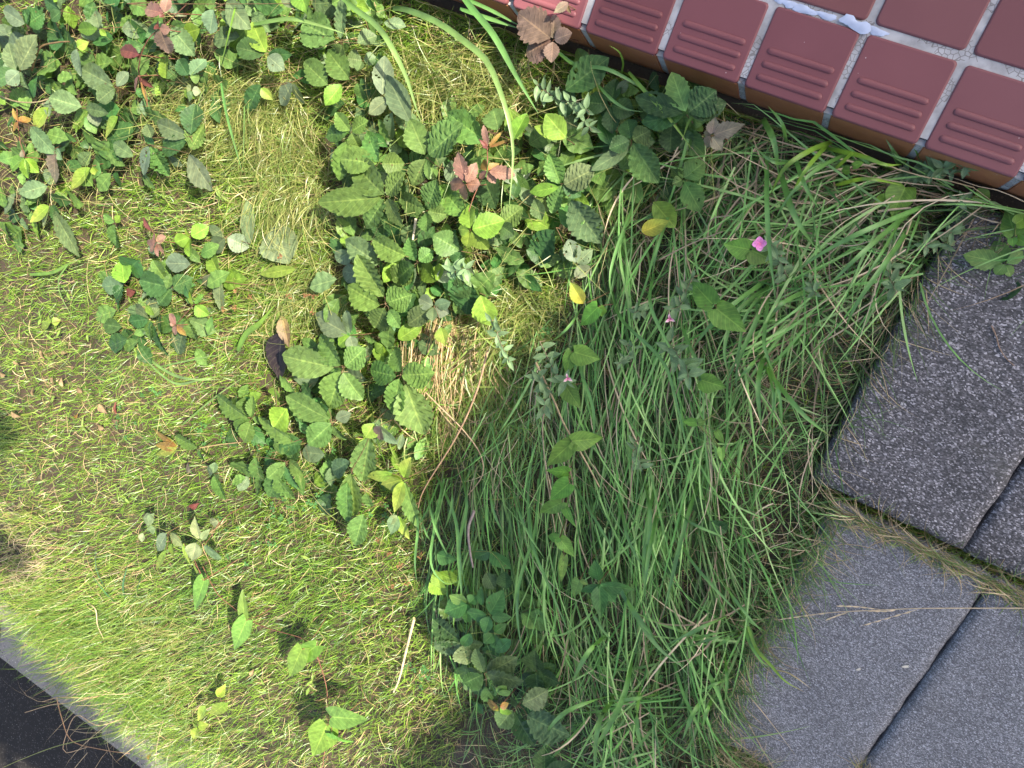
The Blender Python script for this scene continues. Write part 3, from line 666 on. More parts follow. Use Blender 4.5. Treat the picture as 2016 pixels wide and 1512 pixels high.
# ---- shaded side by the step
sprig('B', 'm', (1408, 228), .15, [(1214, 78, 168), (1412, 88, 86), (1506, 190, 78), (1258, 296, 150), (1398, 345, 74)], 'large mauve brown creeper sprig shaded against the corner of the tiled step', stem='red')
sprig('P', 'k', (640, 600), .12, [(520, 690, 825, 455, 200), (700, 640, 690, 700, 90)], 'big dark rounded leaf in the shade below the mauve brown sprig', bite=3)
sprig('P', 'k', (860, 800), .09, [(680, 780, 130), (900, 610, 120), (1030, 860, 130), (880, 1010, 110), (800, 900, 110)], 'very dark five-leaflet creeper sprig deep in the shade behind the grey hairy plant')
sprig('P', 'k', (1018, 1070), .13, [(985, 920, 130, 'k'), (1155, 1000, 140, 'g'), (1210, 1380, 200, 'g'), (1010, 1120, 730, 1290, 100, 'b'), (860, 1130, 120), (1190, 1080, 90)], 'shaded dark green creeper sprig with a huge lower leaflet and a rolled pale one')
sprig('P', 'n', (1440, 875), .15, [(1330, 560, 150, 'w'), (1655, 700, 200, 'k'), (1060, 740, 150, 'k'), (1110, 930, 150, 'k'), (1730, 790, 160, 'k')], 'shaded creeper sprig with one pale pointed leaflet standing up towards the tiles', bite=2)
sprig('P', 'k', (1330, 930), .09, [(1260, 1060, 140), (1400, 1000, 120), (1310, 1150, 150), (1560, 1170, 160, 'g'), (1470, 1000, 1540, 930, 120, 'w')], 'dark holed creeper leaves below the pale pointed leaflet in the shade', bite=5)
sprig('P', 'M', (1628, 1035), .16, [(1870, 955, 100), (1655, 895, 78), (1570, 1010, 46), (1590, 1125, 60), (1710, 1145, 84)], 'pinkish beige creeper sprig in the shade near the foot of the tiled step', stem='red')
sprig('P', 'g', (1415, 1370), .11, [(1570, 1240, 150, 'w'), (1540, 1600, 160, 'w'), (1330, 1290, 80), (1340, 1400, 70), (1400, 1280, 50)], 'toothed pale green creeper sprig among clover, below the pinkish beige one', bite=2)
sprig('P', 'k', (1290, 1400), .06, [(1300, 1530, 90), (1220, 1340, 110)], 'smooth dark oval leaf in the shade, left of the clover below the beige sprig', name='oval_leaf_sprig', group='single-leaf seedlings')
# ---- big fresh sprigs in the sun (crop E)
sprig('E', 'g', (500, 788), .14, [(452, 786, 163, 728, 160), (492, 776, 374, 612, 142), (520, 782, 622, 684, 118), (494, 812, 425, 1008, 140), (506, 816, 606, 966, 124)], 'evenly spread five-leaflet green creeper sprig beside the black dead leaf')
sprig('E', 'g', (828, 830), .15, [(806, 838, 664, 806, 122), (836, 806, 790, 684, 112), (842, 830, 1002, 826, 130), (822, 852, 790, 1048, 128), (862, 880, 955, 1158, 190)], 'five-leaflet green creeper sprig with the longest leaflet, hanging down over tan straw')
sprig('E', 'g', (742, 428), .15, [(716, 432, 532, 336, 140), (736, 384, 590, 165, 160), (756, 420, 882, 380, 128), (738, 448, 690, 558, 116), (764, 462, 822, 556, 76)], 'five-leaflet green creeper sprig above the dark hollow, left edge of the patch, one leaflet upright')
sprig('E', 'q', (545, 604), .11, [(346, 496, 118), (520, 472, 86), (562, 684, 66), (480, 660, 70, 'l')], 'pale glossy creeper sprig just above the evenly spread one, holding a two-lobed leaf')
sprig('E', 'g', (912, 216), .13, [(786, 288, 118), (860, 300, 70, 'k')], 'rounded green creeper leaf pair in the lower middle of the patch')
sprig('E', 'l', (1280, 365), .12, [(1338, 545, 122)], 'lime green pointed creeper leaf over the dark gap at the lower rim of the patch')
sprig('E', 'k', (1240, 296), .09, [(1195, 478, 165), (1140, 370, 130)], 'very dark creeper leaves behind the lime green pointed leaf')
sprig('E', 'l', (1040, 302), .12, [(950, 215, 100), (1052, 205, 80), (1100, 250, 70, 'q')], 'small lime creeper leaves with grey hairy leaves beside them in lower mid patch')
sprig('E', 'q', (1020, 440), .12, [(940, 400, 80), (1100, 480, 80), (1060, 560, 1085, 660, 70, 'L'), (1010, 520, 60), (880, 540, 100, 'b'), (1105, 420, 60)], 'mixed grey green creeper leaves at the upper end of the tan straw hollow')
sprig('E', 'l', (735, 660), .08, [(700, 760, 76), (690, 690, 60), (760, 740, 40)], 'small lime creeper leaf between the two big five-leaflet sprigs')
# ---- clump left of them (crops N, D)
sprig('N', 'g', (562, 362), .12, [(540, 352, 358, 240, 112), (566, 235, 64), (470, 420, 86, 'g'), (518, 488, 84)], 'green creeper sprig at the left end of the sunny lower clump, tip leaflet upwards')
sprig('N', 'g', (1010, 395), .13, [(1000, 360, 765, 238, 130), (1015, 385, 888, 500, 120), (1020, 400, 1090, 480, 80), (1000, 300, 920, 290, 70, 'k'), (1040, 360, 1120, 330, 60, 'q')], 'green creeper sprig under the evenly spread one, spreading both ways')
sprig('N', 'g', (860, 470), .11, [(800, 490, 606, 360, 110), (850, 490, 720, 530, 100, 'k'), (840, 500, 770, 590, 90)], 'green creeper sprig with a rusty seed head caught on it')
sprig('N', 'l', (700, 300), .14, [(690, 180, 700, 240, 60), (760, 300, 690, 400, 130)], 'curled shiny lime leaf below the black dead leaf', name='curled_leaf_sprig', group='single-leaf seedlings')
sprig('N', 'g', (762, 602), .12, [(752, 606, 655, 695, 80), (742, 630, 658, 802, 110), (700, 690, 792, 812, 100), (775, 592, 846, 672, 76), (755, 630, 825, 752, 76, 'k'), (590, 575, 600, 712, 84)], 'green creeper sprig of six drooping leaflets at the lower end of the sunny clump')
sprig('N', 'g', (1130, 650), .13, [(1232, 460, 1188, 700, 135), (1120, 602, 1022, 655, 94, 'b'), (1126, 668, 1142, 895, 116), (1104, 720, 1100, 935, 100)], 'green creeper sprig with three long leaflets hanging straight down')
sprig('N', 'g', (1202, 885), .12, [(1148, 1068, 104)], 'lone green creeper leaf hanging lowest on the lawn side of the patch')
sprig('N', 'L', (1425, 700), .13, [(1458, 585, 80), (1300, 735, 80), (1372, 880, 70), (1305, 690, 60), (1360, 670, 1215, 690, 60), (1500, 960, 90, 'g')], 'bright lime creeper leaves at the border of sun and shade, right of the hanging leaflets')
sprig('N', 'q', (1260, 380), .13, [(1340, 480, 90, 'b'), (1210, 460, 90, 'l'), (1375, 500, 80), (1240, 310, 40, 'L')], 'pale creeper sprig overlaid by the diamond-shaped grey leaf')
sprig('N', 'm', (1290, 395), .15, [(1285, 475, 72)], 'small diamond-shaped grey leaf, lit on top of a pale creeper sprig', name='single_leaf_sprig', group='single-leaf seedlings')
sprig('N', 'p', (1390, 900), .09, [(1350, 1010, 70), (1450, 1035, 60, 'L'), (1330, 960, 40)], 'pale striped narrow leaves below the bright lime ones at the shade border', name='weed_sprig', group='small lawn weeds')
sprig('N', 'g', (265, 525), .07, [(130, 466, 84), (285, 600, 50), (340, 580, 40), (200, 610, 210, 660, 60, 'M')], 'small creeper runner on the lawn with one dark toothed leaf and a pinkish one', stems=[['tan', (500, 492), (380, 505), (265, 525)]])
sprig('N', 'q', (345, 670), .07, [(405, 815, 74, 'g'), (310, 640, 50), (350, 610, 60), (375, 680, 50)], 'drooping creeper runner on the lawn, below the one with the pinkish leaf')
sprig('N', 'o', (150, 520), .06, [(20, 510, 50, 'o'), (60, 460, 50, 'y'), (10, 570, 40, 'y'), (-10, 420, 40, 'o')], 'orange and yellow withered creeper tip on the sunny lawn', stem='red')
# ---- left group on the lawn (crop D)
sprig('D', 'k', (705, 462), .09, [(690, 330, 118, 'l'), (578, 475, 84, 'q'), (650, 552, 80, 'k')], 'creeper sprig whose top leaflet is half lit lime, half dark, on the left lawn')
sprig('D', 'k', (975, 480), .08, [(862, 335, 112, 'g'), (800, 440, 130, 'k'), (1080, 430, 100, 'k'), (900, 570, 100, 'k'), (1080, 345, 945, 340, 90, 'q')], 'dark five-leaflet creeper sprig in the middle of the left lawn group')
sprig('D', 'l', (1100, 575), .11, [(1070, 498, 46), (1178, 635, 74), (1062, 528, 26), (1150, 520, 30)], 'lime young creeper tip above the dark left lawn group', stem='red', stems=[[(1000, 690), (1040, 640), (1100, 575)]])
sprig('D', 'r', (1000, 690), .11, [(962, 628, 40), (1052, 752, 36, 'o'), (985, 745, 30), (965, 680, 34), (1040, 700, 30, 'M')], 'pink shrivelled creeper tip lying on the left lawn group', stem='red')
sprig('D', 'k', (850, 655), .08, [(735, 672, 72), (845, 768, 76, 'g'), (762, 590, 72, 'b'), (900, 600, 72, 'b'), (935, 862, 86)], 'dark creeper sprig left of the pink shrivelled tip')
sprig('D', 'k', (700, 705), .06, [(588, 688, 72), (742, 782, 84), (830, 792, 84)], 'dark creeper sprig at the lower left end of the left lawn group')
sprig('D', 'g', (1060, 655), .07, [(1110, 775, 104), (1218, 722, 96, 'b'), (1000, 852, 94, 'b'), (900, 700, 90)], 'green creeper sprig right of the pink shrivelled tip')
sprig('D', 'q', (1248, 420), .08, [(1240, 595, 94, 'q'), (1190, 295, 84, 'l'), (1150, 450, 60)], 'pale creeper sprig with an upright lime leaf, right of the lime young tip', stem='brown', stems=[[(1560, 460), (1400, 462), (1248, 440)]])
sprig('D', 'l', (1580, 385), .07, [(1680, 370, 1482, 405, 56)], 'long folded pale lime leaf alone in the fine grass above the black dead leaf', name='folded_leaf', group='single-leaf seedlings')
sprig('D', 'n', (290, 680), .04, [(228, 708, 40, 'L'), (342, 662, 42, 'L'), (272, 640, 34, 'L')], 'small three-leaved lime seedling on the open left lawn', name='seedling', group='small lawn weeds')
sprig('A', 'r', (885, 1372), .12, [(862, 1310, 812, 1232, 42, 'd'), (868, 1325, 44), (935, 1340, 46), (846, 1415, 44), (925, 1432, 42), (895, 1452, 40), (830, 1380, 34)], 'pale pink creeper star with one dark red leaflet, above the left lawn group', stem='red')
sprig('A', 'l', (1078, 1342), .11, [(1175, 1290, 76), (996, 1374, 66), (1070, 1448, 70), (1050, 1300, 36)], 'lime creeper trio right beside the pale pink star')
sprig('A', 'q', (1280, 1345), .07, [(1405, 1400, 100), (1200, 1420, 80), (1180, 1290, 60), (1420, 1385, 1400, 1150, 110)], 'grey green creeper leaves half buried in fine grass right of the lime trio')
sprig('A', 'q', (1560, 1250), .06, [(1620, 1480, 220)], 'broad pale creeper leaf veiled by fine grass blades')
# ---- top left tangle (crop A)
sprig('A', 'r', (932, 78), .19, [(950, -12, 62), (818, 48, 74), (905, 95, 30, 'd')], 'pinkish red creeper trio at the very top edge', stem='red', stems=[['red', (785, 400), (800, 310), (850, 212), (960, 118), (1055, 28)]])
sprig('A', 'r', (905, 160), .18, [(950, 298, 104, 'm'), (882, 130, 44, 'd'), (960, 170, 50)], 'dusky mauve creeper leaf hanging from the arching red stem', stem='red')
sprig('A', 'd', (802, 312), .17, [(662, 276, 66), (770, 345, 30)], 'dark red creeper leaf sticking out left from the arching red stem', stem='red')
sprig('A', 'd', (782, 430), .16, [(760, 515, 26, 'r'), (865, 495, 40), (800, 460, 835, 600, 14, 'o')], 'tattered red tip at the lower end of the arching red stem', stem='red', stems=[['red', (785, 400), (800, 460), (832, 545), (833, 605)]])
sprig('A', 'b', (115, 400), .14, [(110, 392, 202, 212, 118), (95, 405, 40, 245, 80), (118, 408, 158, 500, 74), (40, 470, 76, 'q'), (-60, 470, 80)], 'bluish green creeper sprig at the left edge, its largest leaflet catching the sun')
sprig('A', 'k', (150, 142), .12, [(242, 78, 110), (160, 60, 60), (20, 60, 90, 'q')], 'dark rounded creeper leaf in the top left corner')
sprig('A', 'k', (350, 62), .14, [(240, -5, 78), (290, 110, 60)], 'dark creeper leaf on the top edge between the corner and the pinkish red trio')
sprig('A', 'q', (562, 165), .12, [(540, 65, 78), (440, 165, 60, 'l'), (600, 200, 30, 'l')], 'rounded grey green leaf left of the pinkish red trio')
sprig('A', 'q', (1215, 45), .14, [(1188, 182, 96), (1285, 5, 1402, 152, 116)], 'pair of ribbed pale creeper leaves at the top edge right of the red stem')
sprig('A', 'b', (962, 142), .12, [(1096, 308, 118), (830, 200, 70)], 'long bluish creeper leaf lying behind the dusky mauve one')
sprig('A', 'k', (1140, 160), .11, [(1050, 190, 80, 'l'), (1120, 240, 70)], 'shiny leaf, dark with a lime edge, below the ribbed pale pair')
sprig('A', 'g', (1512, 312), .13, [(1428, 130, 105, 'l'), (1345, 268, 108, 'k'), (1602, 392, 84, 'q'), (1640, 310, 60, 'k')], 'creeper sprig with a yellow green brown-spotted leaflet standing up', bite=1)
sprig('A', 'g', (655, 495), .13, [(462, 392, 118, 'b'), (722, 412, 62, 'q'), (560, 570, 90, 'b')], 'bluish green creeper leaf with a broad tip to the left, mid top left tangle')
sprig('A', 'q', (432, 268), .12, [(452, 422, 84), (500, 240, 50, 'L')], 'pale hanging creeper leaf right of the bare brown twig')
sprig('A', 'b', (478, 612), .12, [(280, 552, 106), (600, 640, 60)], 'flat oval creeper leaf lit by the sun, below the broad-tipped bluish one')
sprig('A', 'l', (942, 455), .12, [(936, 318, 86), (1000, 410, 80, 'k')], 'upright lime creeper leaf under the tattered red tip')
sprig('A', 'g', (1072, 435), .11, [(1158, 338, 106, 'q'), (1010, 340, 84, 'k'), (1130, 440, 70)], 'toothed pale creeper leaf right of the upright lime one')
sprig('A', 'p', (1085, 512), .10, [(1072, 572, 44), (1138, 522, 50), (1058, 488, 40)], 'tiny pale three-leaved sprig below the upright lime leaf')
sprig('A', 'l', (282, 600), .10, [(188, 735, 62, 'L'), (512, 612, 420, 722, 84, 'l'), (530, 620, 550, 712, 72, 'q')], 'narrow lime leaves in a row under the flat oval leaf')
sprig('A', 'L', (672, 650), .10, [(600, 775, 54)], 'single narrow lime leaf pointing down beside the dark creeper clump')
sprig('A', 'b', (165, 708), .11, [(295, 862, 96)], 'bluish ribbed leaf alone near the left edge, above the orange tips')
sprig('A', 'g', (1082, 775), .12, [(1098, 595, 120, 'k'), (1082, 850, 1150, 712, 124, 'g'), (860, 782, 832, 705, 100, 'b'), (1060, 800, 915, 850, 96, 'k'), (880, 700, 90, 'b')], 'green creeper sprig crowning the hairy mound of fine grass')
sprig('A', 'g', (845, 818), .12, [(952, 990, 128, 'g'), (805, 982, 90, 'q'), (1072, 870, 1188, 1074, 138, 'q')], 'pale wide creeper leaves drooping onto the fine grass mound', bite=3)
sprig('A', 'k', (600, 800), .08, [(722, 862, 100), (760, 720, 90)], 'dark shaded creeper leaf left of the pale drooping ones')
sprig('A', 'L', (522, 942), .10, [(398, 1075, 66), (560, 1000, 40)], 'shiny lime leaf folded lengthwise on the left side', stem='red')
sprig('A', 'p', (282, 1050), .10, [(102, 1098, 84)], 'whitish reflecting leaf lying flat near the left edge')
sprig('A', 'l', (140, 892), .12, [(58, 955, 70), (155, 1005, 80), (210, 975, 66), (120, 850, 40, 'M')], 'lime creeper sprig at the left edge on an orange stem', stem='red')
sprig('A', 'M', (312, 842), .11, [(288, 955, 84), (305, 1040, 100), (350, 900, 50, 'q')], 'pinkish grey faded creeper leaf right of the lime sprig by the left edge')
sprig('A', 'l', (286, 1160), .09, [(176, 1255, 72, 'L'), (235, 1280, 52, 'p'), (340, 1240, 80, 'k'), (300, 1190, 440, 1440, 90, 'b')], 'narrow shiny lime leaf with a bluish dark one hanging below it', stem='brown')
sprig('A', 'g', (652, 1265), .08, [(656, 1395, 92), (590, 1220, 50), (680, 1225, 50, 'l')], 'green creeper leaf in the gap left of the pale pink star')
sprig('A', 'o', (105, 690), .13, [(178, 672, 44), (76, 742, 30), (72, 618, 26), (120, 660, 22)], 'orange creeper tip with narrow leaflets at the left edge', stem='red', stems=[['red', (95, 610), (110, 780), (140, 885)]])
sprig('A', 'n', (720, 20), .16, [(1715, 20, 1600, 0, 60, 'q'), (1700, -60, 1735, 70, 130, 'h')], 'pale rounded dock-like leaf cut by the top edge', name='round_leaf_sprig', group='single-leaf seedlings')
sprig('A', 'q', (1662, 465), .10, [(1592, 588, 96), (1716, 588, 66), (1480, 500, 1545, 565, 50, 'L'), (1475, 480, 1400, 620, 90, 'k')], 'three pale ribbed leaves at the upper rim of the fine grass mound')
# ---- grass-of-the-shade leaves: heart-leaved vine running down the middle
G_H = 'heart-leaved vine pieces in the grass'
def hv(*a, **k):
    if a[0] in 'EMF': a = a[:3] + (a[3] + .045,) + a[4:]
    return sprig(*a, name='vine_sprig', group=G_H, cat='vine', **k)
hv('E', 'y', (1890, 420), .13, [(1868, 425, 1795, 315, 84)], 'single yellow leaf at the sun and shade border', stem='brown')
hv('E', 'h', (1955, 440), .13, [(1850, 545, 88), (1975, 500, 60)], 'upright lime heart-shaped leaf below the single yellow one')
hv('E', 'h', (1812, 692), .14, [(1818, 700, 1955, 742, 108), (1800, 700, 1768, 830, 66)], 'two lime heart-shaped leaves joined at one node, above the dark pink bud')
hv('E', 'h', (1755, 880), .13, [(1765, 890, 1845, 1012, 96), (1750, 880, 1705, 860, 50)], 'lime heart-shaped leaf hidden under the leaves of the dark pink bud')
hv('E', 'h', (1800, 1212), .14, [(1805, 1205, 1975, 1190, 108), (1798, 1218, 1664, 1338, 94)], 'two lime heart-shaped leaves crossed by the long tan straw')
hv('M', 'h', (922, 690), .13, [(920, 662, 798, 652, 74, 'h'), (922, 725, 818, 812, 96), (880, 832, 758, 898, 78), (900, 860, 955, 965, 50)], 'four lime heart-shaped leaves close together on the vine, tips to the left')
hv('M', 'H', (868, 1035), .12, [(865, 1030, 800, 1028, 50), (872, 1042, 948, 1140, 70), (895, 1140, 876, 1290, 44)], 'pale lime narrow heart-shaped leaves in mid vine')
hv('M', 'H', (985, 1268), .12, [(978, 1272, 950, 1362, 60), (992, 1272, 1030, 1300, 36)], 'tiny pair of pale lime leaves at the tip of the long vine')
hv('M', 'n', (1095, 1285), .10, [(1068, 1165, 84), (1100, 1300, 980, 1340, 40), (1105, 1300, 1285, 1330, 60), (1180, 1400, 90), (1100, 1480, 80)], 'grey green leaves with rusty spots below the tiny pale pair')
hv('F', 'h', (882, 578), .15, [(872, 572, 758, 450, 112), (895, 598, 1050, 722, 128)], 'two large heart-shaped leaves pointing apart in the shaded long grass')
hv('F', 'h', (1088, 266), .10, [(1080, 262, 945, 235, 106), (1095, 268, 1215, 325, 112)], 'pair of green heart-shaped leaves right below the pink flower')
hv('F', 'h', (800, 1000), .12, [(945, 1045, 92)], 'single green pointed leaf right of the hairy shoot in the shaded grass')
hv('F', 'y', (460, 168), .10, [(615, 105, 84)], 'yellowish pointed leaf alone in the shade above the heart-shaped pair')
hv('M', 'H', (1650, 382), .12, [(1570, 375, 44), (1695, 372, 40), (1760, 430, 1800, 500, 40), (1785, 525, 1790, 600, 38), (1880, 680, 1850, 665, 30)], 'thin vine with tiny pale leaves hanging in the shaded long grass', stem='green', stems=[['green', (1640, 390), (1760, 500), (1850, 600), (1900, 660)]])
hv('T', 'h', (110, 470), .07, [(330, 480, 230, 690, 190, 'h'), (180, 560, 80, 630, 90)], 'green heart-shaped leaf under the grass between the step and the dark slab')
hv('T', 'h', (900, 560), .06, [(880, 545, 1000, 640, 150)], 'dark heart-shaped leaf wedged between the step and the top of the dark slab')
hv('G', 'H', (655, 130), .10, [(590, 140, 56), (680, 100, 755, 75, 50)], 'tiny pair of light green leaves just below the tiled step')
hv('M', 'k', (1640, 860), .05, [(1720, 940, 1810, 1000, 90), (1600, 850, 1690, 830, 80), (1470, 1160, 1560, 1210, 110)], 'dark leaves deep under the shaded grass left of the slabs')
# lawn vine, lower left
hv('H', 'p', (862, 118), .11, [(875, 100, 805, 100, 56), (812, 180, 800, 230, 34), (880, 150, 835, 165, 48), (845, 118, 870, 70, 40)], 'pale whitish leaves at the upper left tip of the lawn vine', stem='green', stems=[['green', (1140, 232), (1080, 195), (940, 165), (850, 130)]])
hv('H', 'p', (950, 178), .12, [(886, 278, 72), (965, 185, 1030, 255, 60), (975, 240, 985, 345, 40, 'L'), (940, 280, 880, 390, 34, 'L')], 'pale ribbed leaves with lime ones below, left part of the lawn vine')
hv('H', 'p', (1130, 222), .13, [(1100, 98, 66), (1112, 235, 1085, 335, 92), (1140, 215, 1185, 160, 40)], 'pale green pair, one up, one down, at the fork of the lawn vine', stem='green')
hv('H', 'p', (1230, 140), .12, [(1236, 108, 1190, 125, 50), (1155, 252, 1248, 322, 70, 'q')], 'round pale leaf and faded ribbed leaf on the right fork of the lawn vine', stem='red', stems=[['tan', (1285, 108), (1150, 225), (1190, 350), (1205, 430)]])
hv('H', 'H', (1150, 448), .12, [(1042, 238, 1080, 370, 40, 'L'), (1098, 350, 1152, 452, 40, 'L'), (1158, 450, 1098, 615, 84)], 'lime lawn vine leaf with narrow curled ones strung above it', stem='red', stems=[['red', (1150, 370), (1230, 520), (1320, 600), (1385, 655)]])
hv('H', 'p', (1390, 668), .13, [(1388, 660, 1368, 512, 60, 'H'), (1396, 680, 1318, 850, 86, 'H')], 'two long pale lime leaves, one up, one down, in mid lawn vine', stem='red', stems=[['red', (1390, 660), (1520, 720), (1720, 780), (1790, 850)]])
hv('H', 'H', (1715, 840), .13, [(1712, 838, 1636, 1000, 96, 'H'), (1792, 820, 1625, 948, 92, 'h')], 'folded heart-shaped leaf pair, one in its own shadow, lower lawn vine', stem='red', stems=[['red', (1790, 850), (1850, 1050), (1862, 1250)]])
hv('H', 'H', (1865, 1260), .14, [(1880, 1222, 2070, 1238, 120), (1852, 1272, 1778, 1438, 138), (1880, 1318, 1992, 1372, 84, 'h')], 'three round heart-shaped leaves at the bottom of the lawn vine', stem='red', stems=[['red', (1862, 1250), (1840, 1420), (1825, 1540)]])
hv('H', 'L', (1250, 1130), .08, [(1235, 1110, 1275, 1040, 44), (1290, 1140, 1190, 1215, 60), (1165, 1160, 1125, 1240, 50), (1285, 1180, 1280, 1135, 30)], 'small lime leaves in a pair of pairs near the kerb')
hv('H', 'L', (1120, 1275), .07, [(1085, 1240, 34), (1175, 1270, 46), (1095, 1350, 44)], 'tiny lime seedling nearest to the kerb', stem='green')
# ---- lower shaded clump (crop I)
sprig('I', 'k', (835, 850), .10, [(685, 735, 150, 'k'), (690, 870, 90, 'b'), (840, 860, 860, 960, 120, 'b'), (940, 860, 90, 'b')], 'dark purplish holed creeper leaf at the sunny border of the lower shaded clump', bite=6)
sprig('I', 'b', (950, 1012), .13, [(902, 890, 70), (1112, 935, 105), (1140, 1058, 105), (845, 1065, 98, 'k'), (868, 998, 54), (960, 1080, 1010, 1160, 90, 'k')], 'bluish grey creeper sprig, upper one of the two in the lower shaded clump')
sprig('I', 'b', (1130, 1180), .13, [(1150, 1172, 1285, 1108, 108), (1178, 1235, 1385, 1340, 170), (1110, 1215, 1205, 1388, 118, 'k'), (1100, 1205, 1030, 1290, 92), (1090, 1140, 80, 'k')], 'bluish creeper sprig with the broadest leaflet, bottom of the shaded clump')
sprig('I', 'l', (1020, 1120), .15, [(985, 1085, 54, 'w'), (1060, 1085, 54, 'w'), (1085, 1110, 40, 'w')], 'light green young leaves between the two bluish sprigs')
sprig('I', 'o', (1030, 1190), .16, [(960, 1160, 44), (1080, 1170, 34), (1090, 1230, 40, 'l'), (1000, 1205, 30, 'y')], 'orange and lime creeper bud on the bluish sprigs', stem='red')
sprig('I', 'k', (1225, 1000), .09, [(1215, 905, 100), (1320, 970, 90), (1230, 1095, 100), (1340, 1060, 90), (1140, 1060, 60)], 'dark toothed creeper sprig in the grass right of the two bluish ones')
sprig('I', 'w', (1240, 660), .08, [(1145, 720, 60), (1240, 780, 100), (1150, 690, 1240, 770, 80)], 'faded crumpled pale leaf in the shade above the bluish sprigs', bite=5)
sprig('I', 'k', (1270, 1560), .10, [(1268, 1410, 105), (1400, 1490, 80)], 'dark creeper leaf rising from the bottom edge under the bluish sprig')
nt_ = 'nettle-like shoots in the lower shaded clump'
sprig('I', 'n', (975, 700), .13, [(980, 695, 1048, 575, 90), (960, 700, 860, 690, 80), (980, 710, 950, 800, 60), (990, 710, 1090, 715, 50), (940, 650, 930, 555, 50)], 'green pointed-leaved shoot with an upright leaf at the top of the lower clump', name='pointed_leaf_shoot', group=nt_, stem='green')
sprig('I', 'n', (870, 640), .11, [(770, 600, 70, 'w'), (850, 740, 80), (740, 690, 90, 'n'), (910, 600, 60)], 'green pointed-leaved shoot at the sunny rim, left of the upright leaf', name='pointed_leaf_shoot', group=nt_, stem='green')
sprig('I', 'n', (1000, 800), .12, [(1065, 750, 50), (1030, 890, 80), (880, 800, 830, 870, 54), (950, 850, 60), (1090, 830, 1010, 900, 60)], 'green pointed-leaved shoot directly above the bluish sprigs', name='pointed_leaf_shoot', group=nt_, stem='green')
sprig('I', 'n', (985, 365), .10, [(990, 360, 1088, 465, 90), (900, 400, 60), (1060, 470, 1060, 560, 80, 'k'), (960, 480, 1000, 560, 80, 'b'), (700, 380, 800, 410, 80)], 'dark green pointed leaves under the arching long grass', name='pointed_leaf_shoot', group=nt_, stem='green')
sprig('I', 'l', (700, 500), .09, [(665, 520, 740, 590, 90), (700, 480, 800, 520, 70), (720, 560, 690, 470, 60)], 'pale sunlit leaves behind the arching long grass', name='pointed_leaf_shoot', group=nt_, stem='green')
# ---- on the dark slab
sprig('G', 'w', (1812, 828), .07, [(1518, 765, 128), (1735, 668, 108), (1940, 742, 84), (1742, 905, 86), (1850, 920, 66)], 'light green five-leaflet creeper sprig lying on the dark slab', stem='green')
sprig('G', 'h', (1885, 625), .09, [(1820, 415, 130, 'h'), (1862, 640, 1870, 700, 60, 'h'), (1900, 640, 1985, 690, 70), (1890, 530, 1990, 470, 90, 'h')], 'heart-shaped leaf with a yellowing edge above the slab', stem='green')
sprig('G', 'k', (1960, 1000), .06, [(1700, 1010, 150, 'k')], 'dark bronze-edged leaf cut by the right edge, over the dark slab')
sprig('G', 't', (1935, 1160), .03, [(1940, 1150, 1895, 1355, 64, 't')], 'brown curled leaf at the right edge of the dark slab', name='dead_leaf', group='dead leaves')
# ---- dead leaves
GD = 'dead leaves'
sprig('D', 'z', (1592, 735), .07, [(1596, 735, 1575, 990, 160, 'z'), (1600, 640, 1635, 810, 66, 't')], 'black dead leaf with a tan rolled side, tip down on the sunny grass', name='dead_leaf', group=GD)
sprig('P', 't', (520, 30), .17, [(540, 20, 430, 92, 62, 'M'), (530, 40, 555, 100, 30, 't')], 'grey dead leaf caught on a thin stem on the first red tile', name='dead_leaf', group=GD)
sprig('C', 'o', (240, 940), .04, [(200, 990, 50, 'o'), (250, 1000, 40, 't')], 'curled orange brown dead leaf in the shade beside the clover', name='dead_leaf', group=GD)
# ------------------------------------------------------------------ grass
GR = np.array([RM[0, 0], RM[0, 1]]); GR = GR / np.linalg.norm(GR)      # ground directions of image right / down
GD_ = np.array([RM[1, 0], RM[1, 1]]); GD_ = GD_ / np.linalg.norm(GD_)
SLABS = [(0.758, 1.062, -0.652, -0.055), (1.067, 1.37, -0.655, -0.055), (0.822, 1.135, -1.345, -0.692), (1.14, 1.45, -1.345, -0.692)]
def surf(x, y):
    z = soil(x, y)
    for a, b_, c_, d in SLABS: z = np.where((x > a) & (x < b_) & (y > c_) & (y < d), np.maximum(z, -0.089), z)
    z = np.where(y < -2.60, -0.203, z); z = np.where(y < -2.957, -0.318, z)
    return z
def onslab(x, y, m=0.0):
    k = np.zeros(np.shape(x), bool)
    for a, b_, c_, d in SLABS: k |= (x > a - m) & (x < b_ + m) & (y > c_ - m) & (y < d + m)
    return k
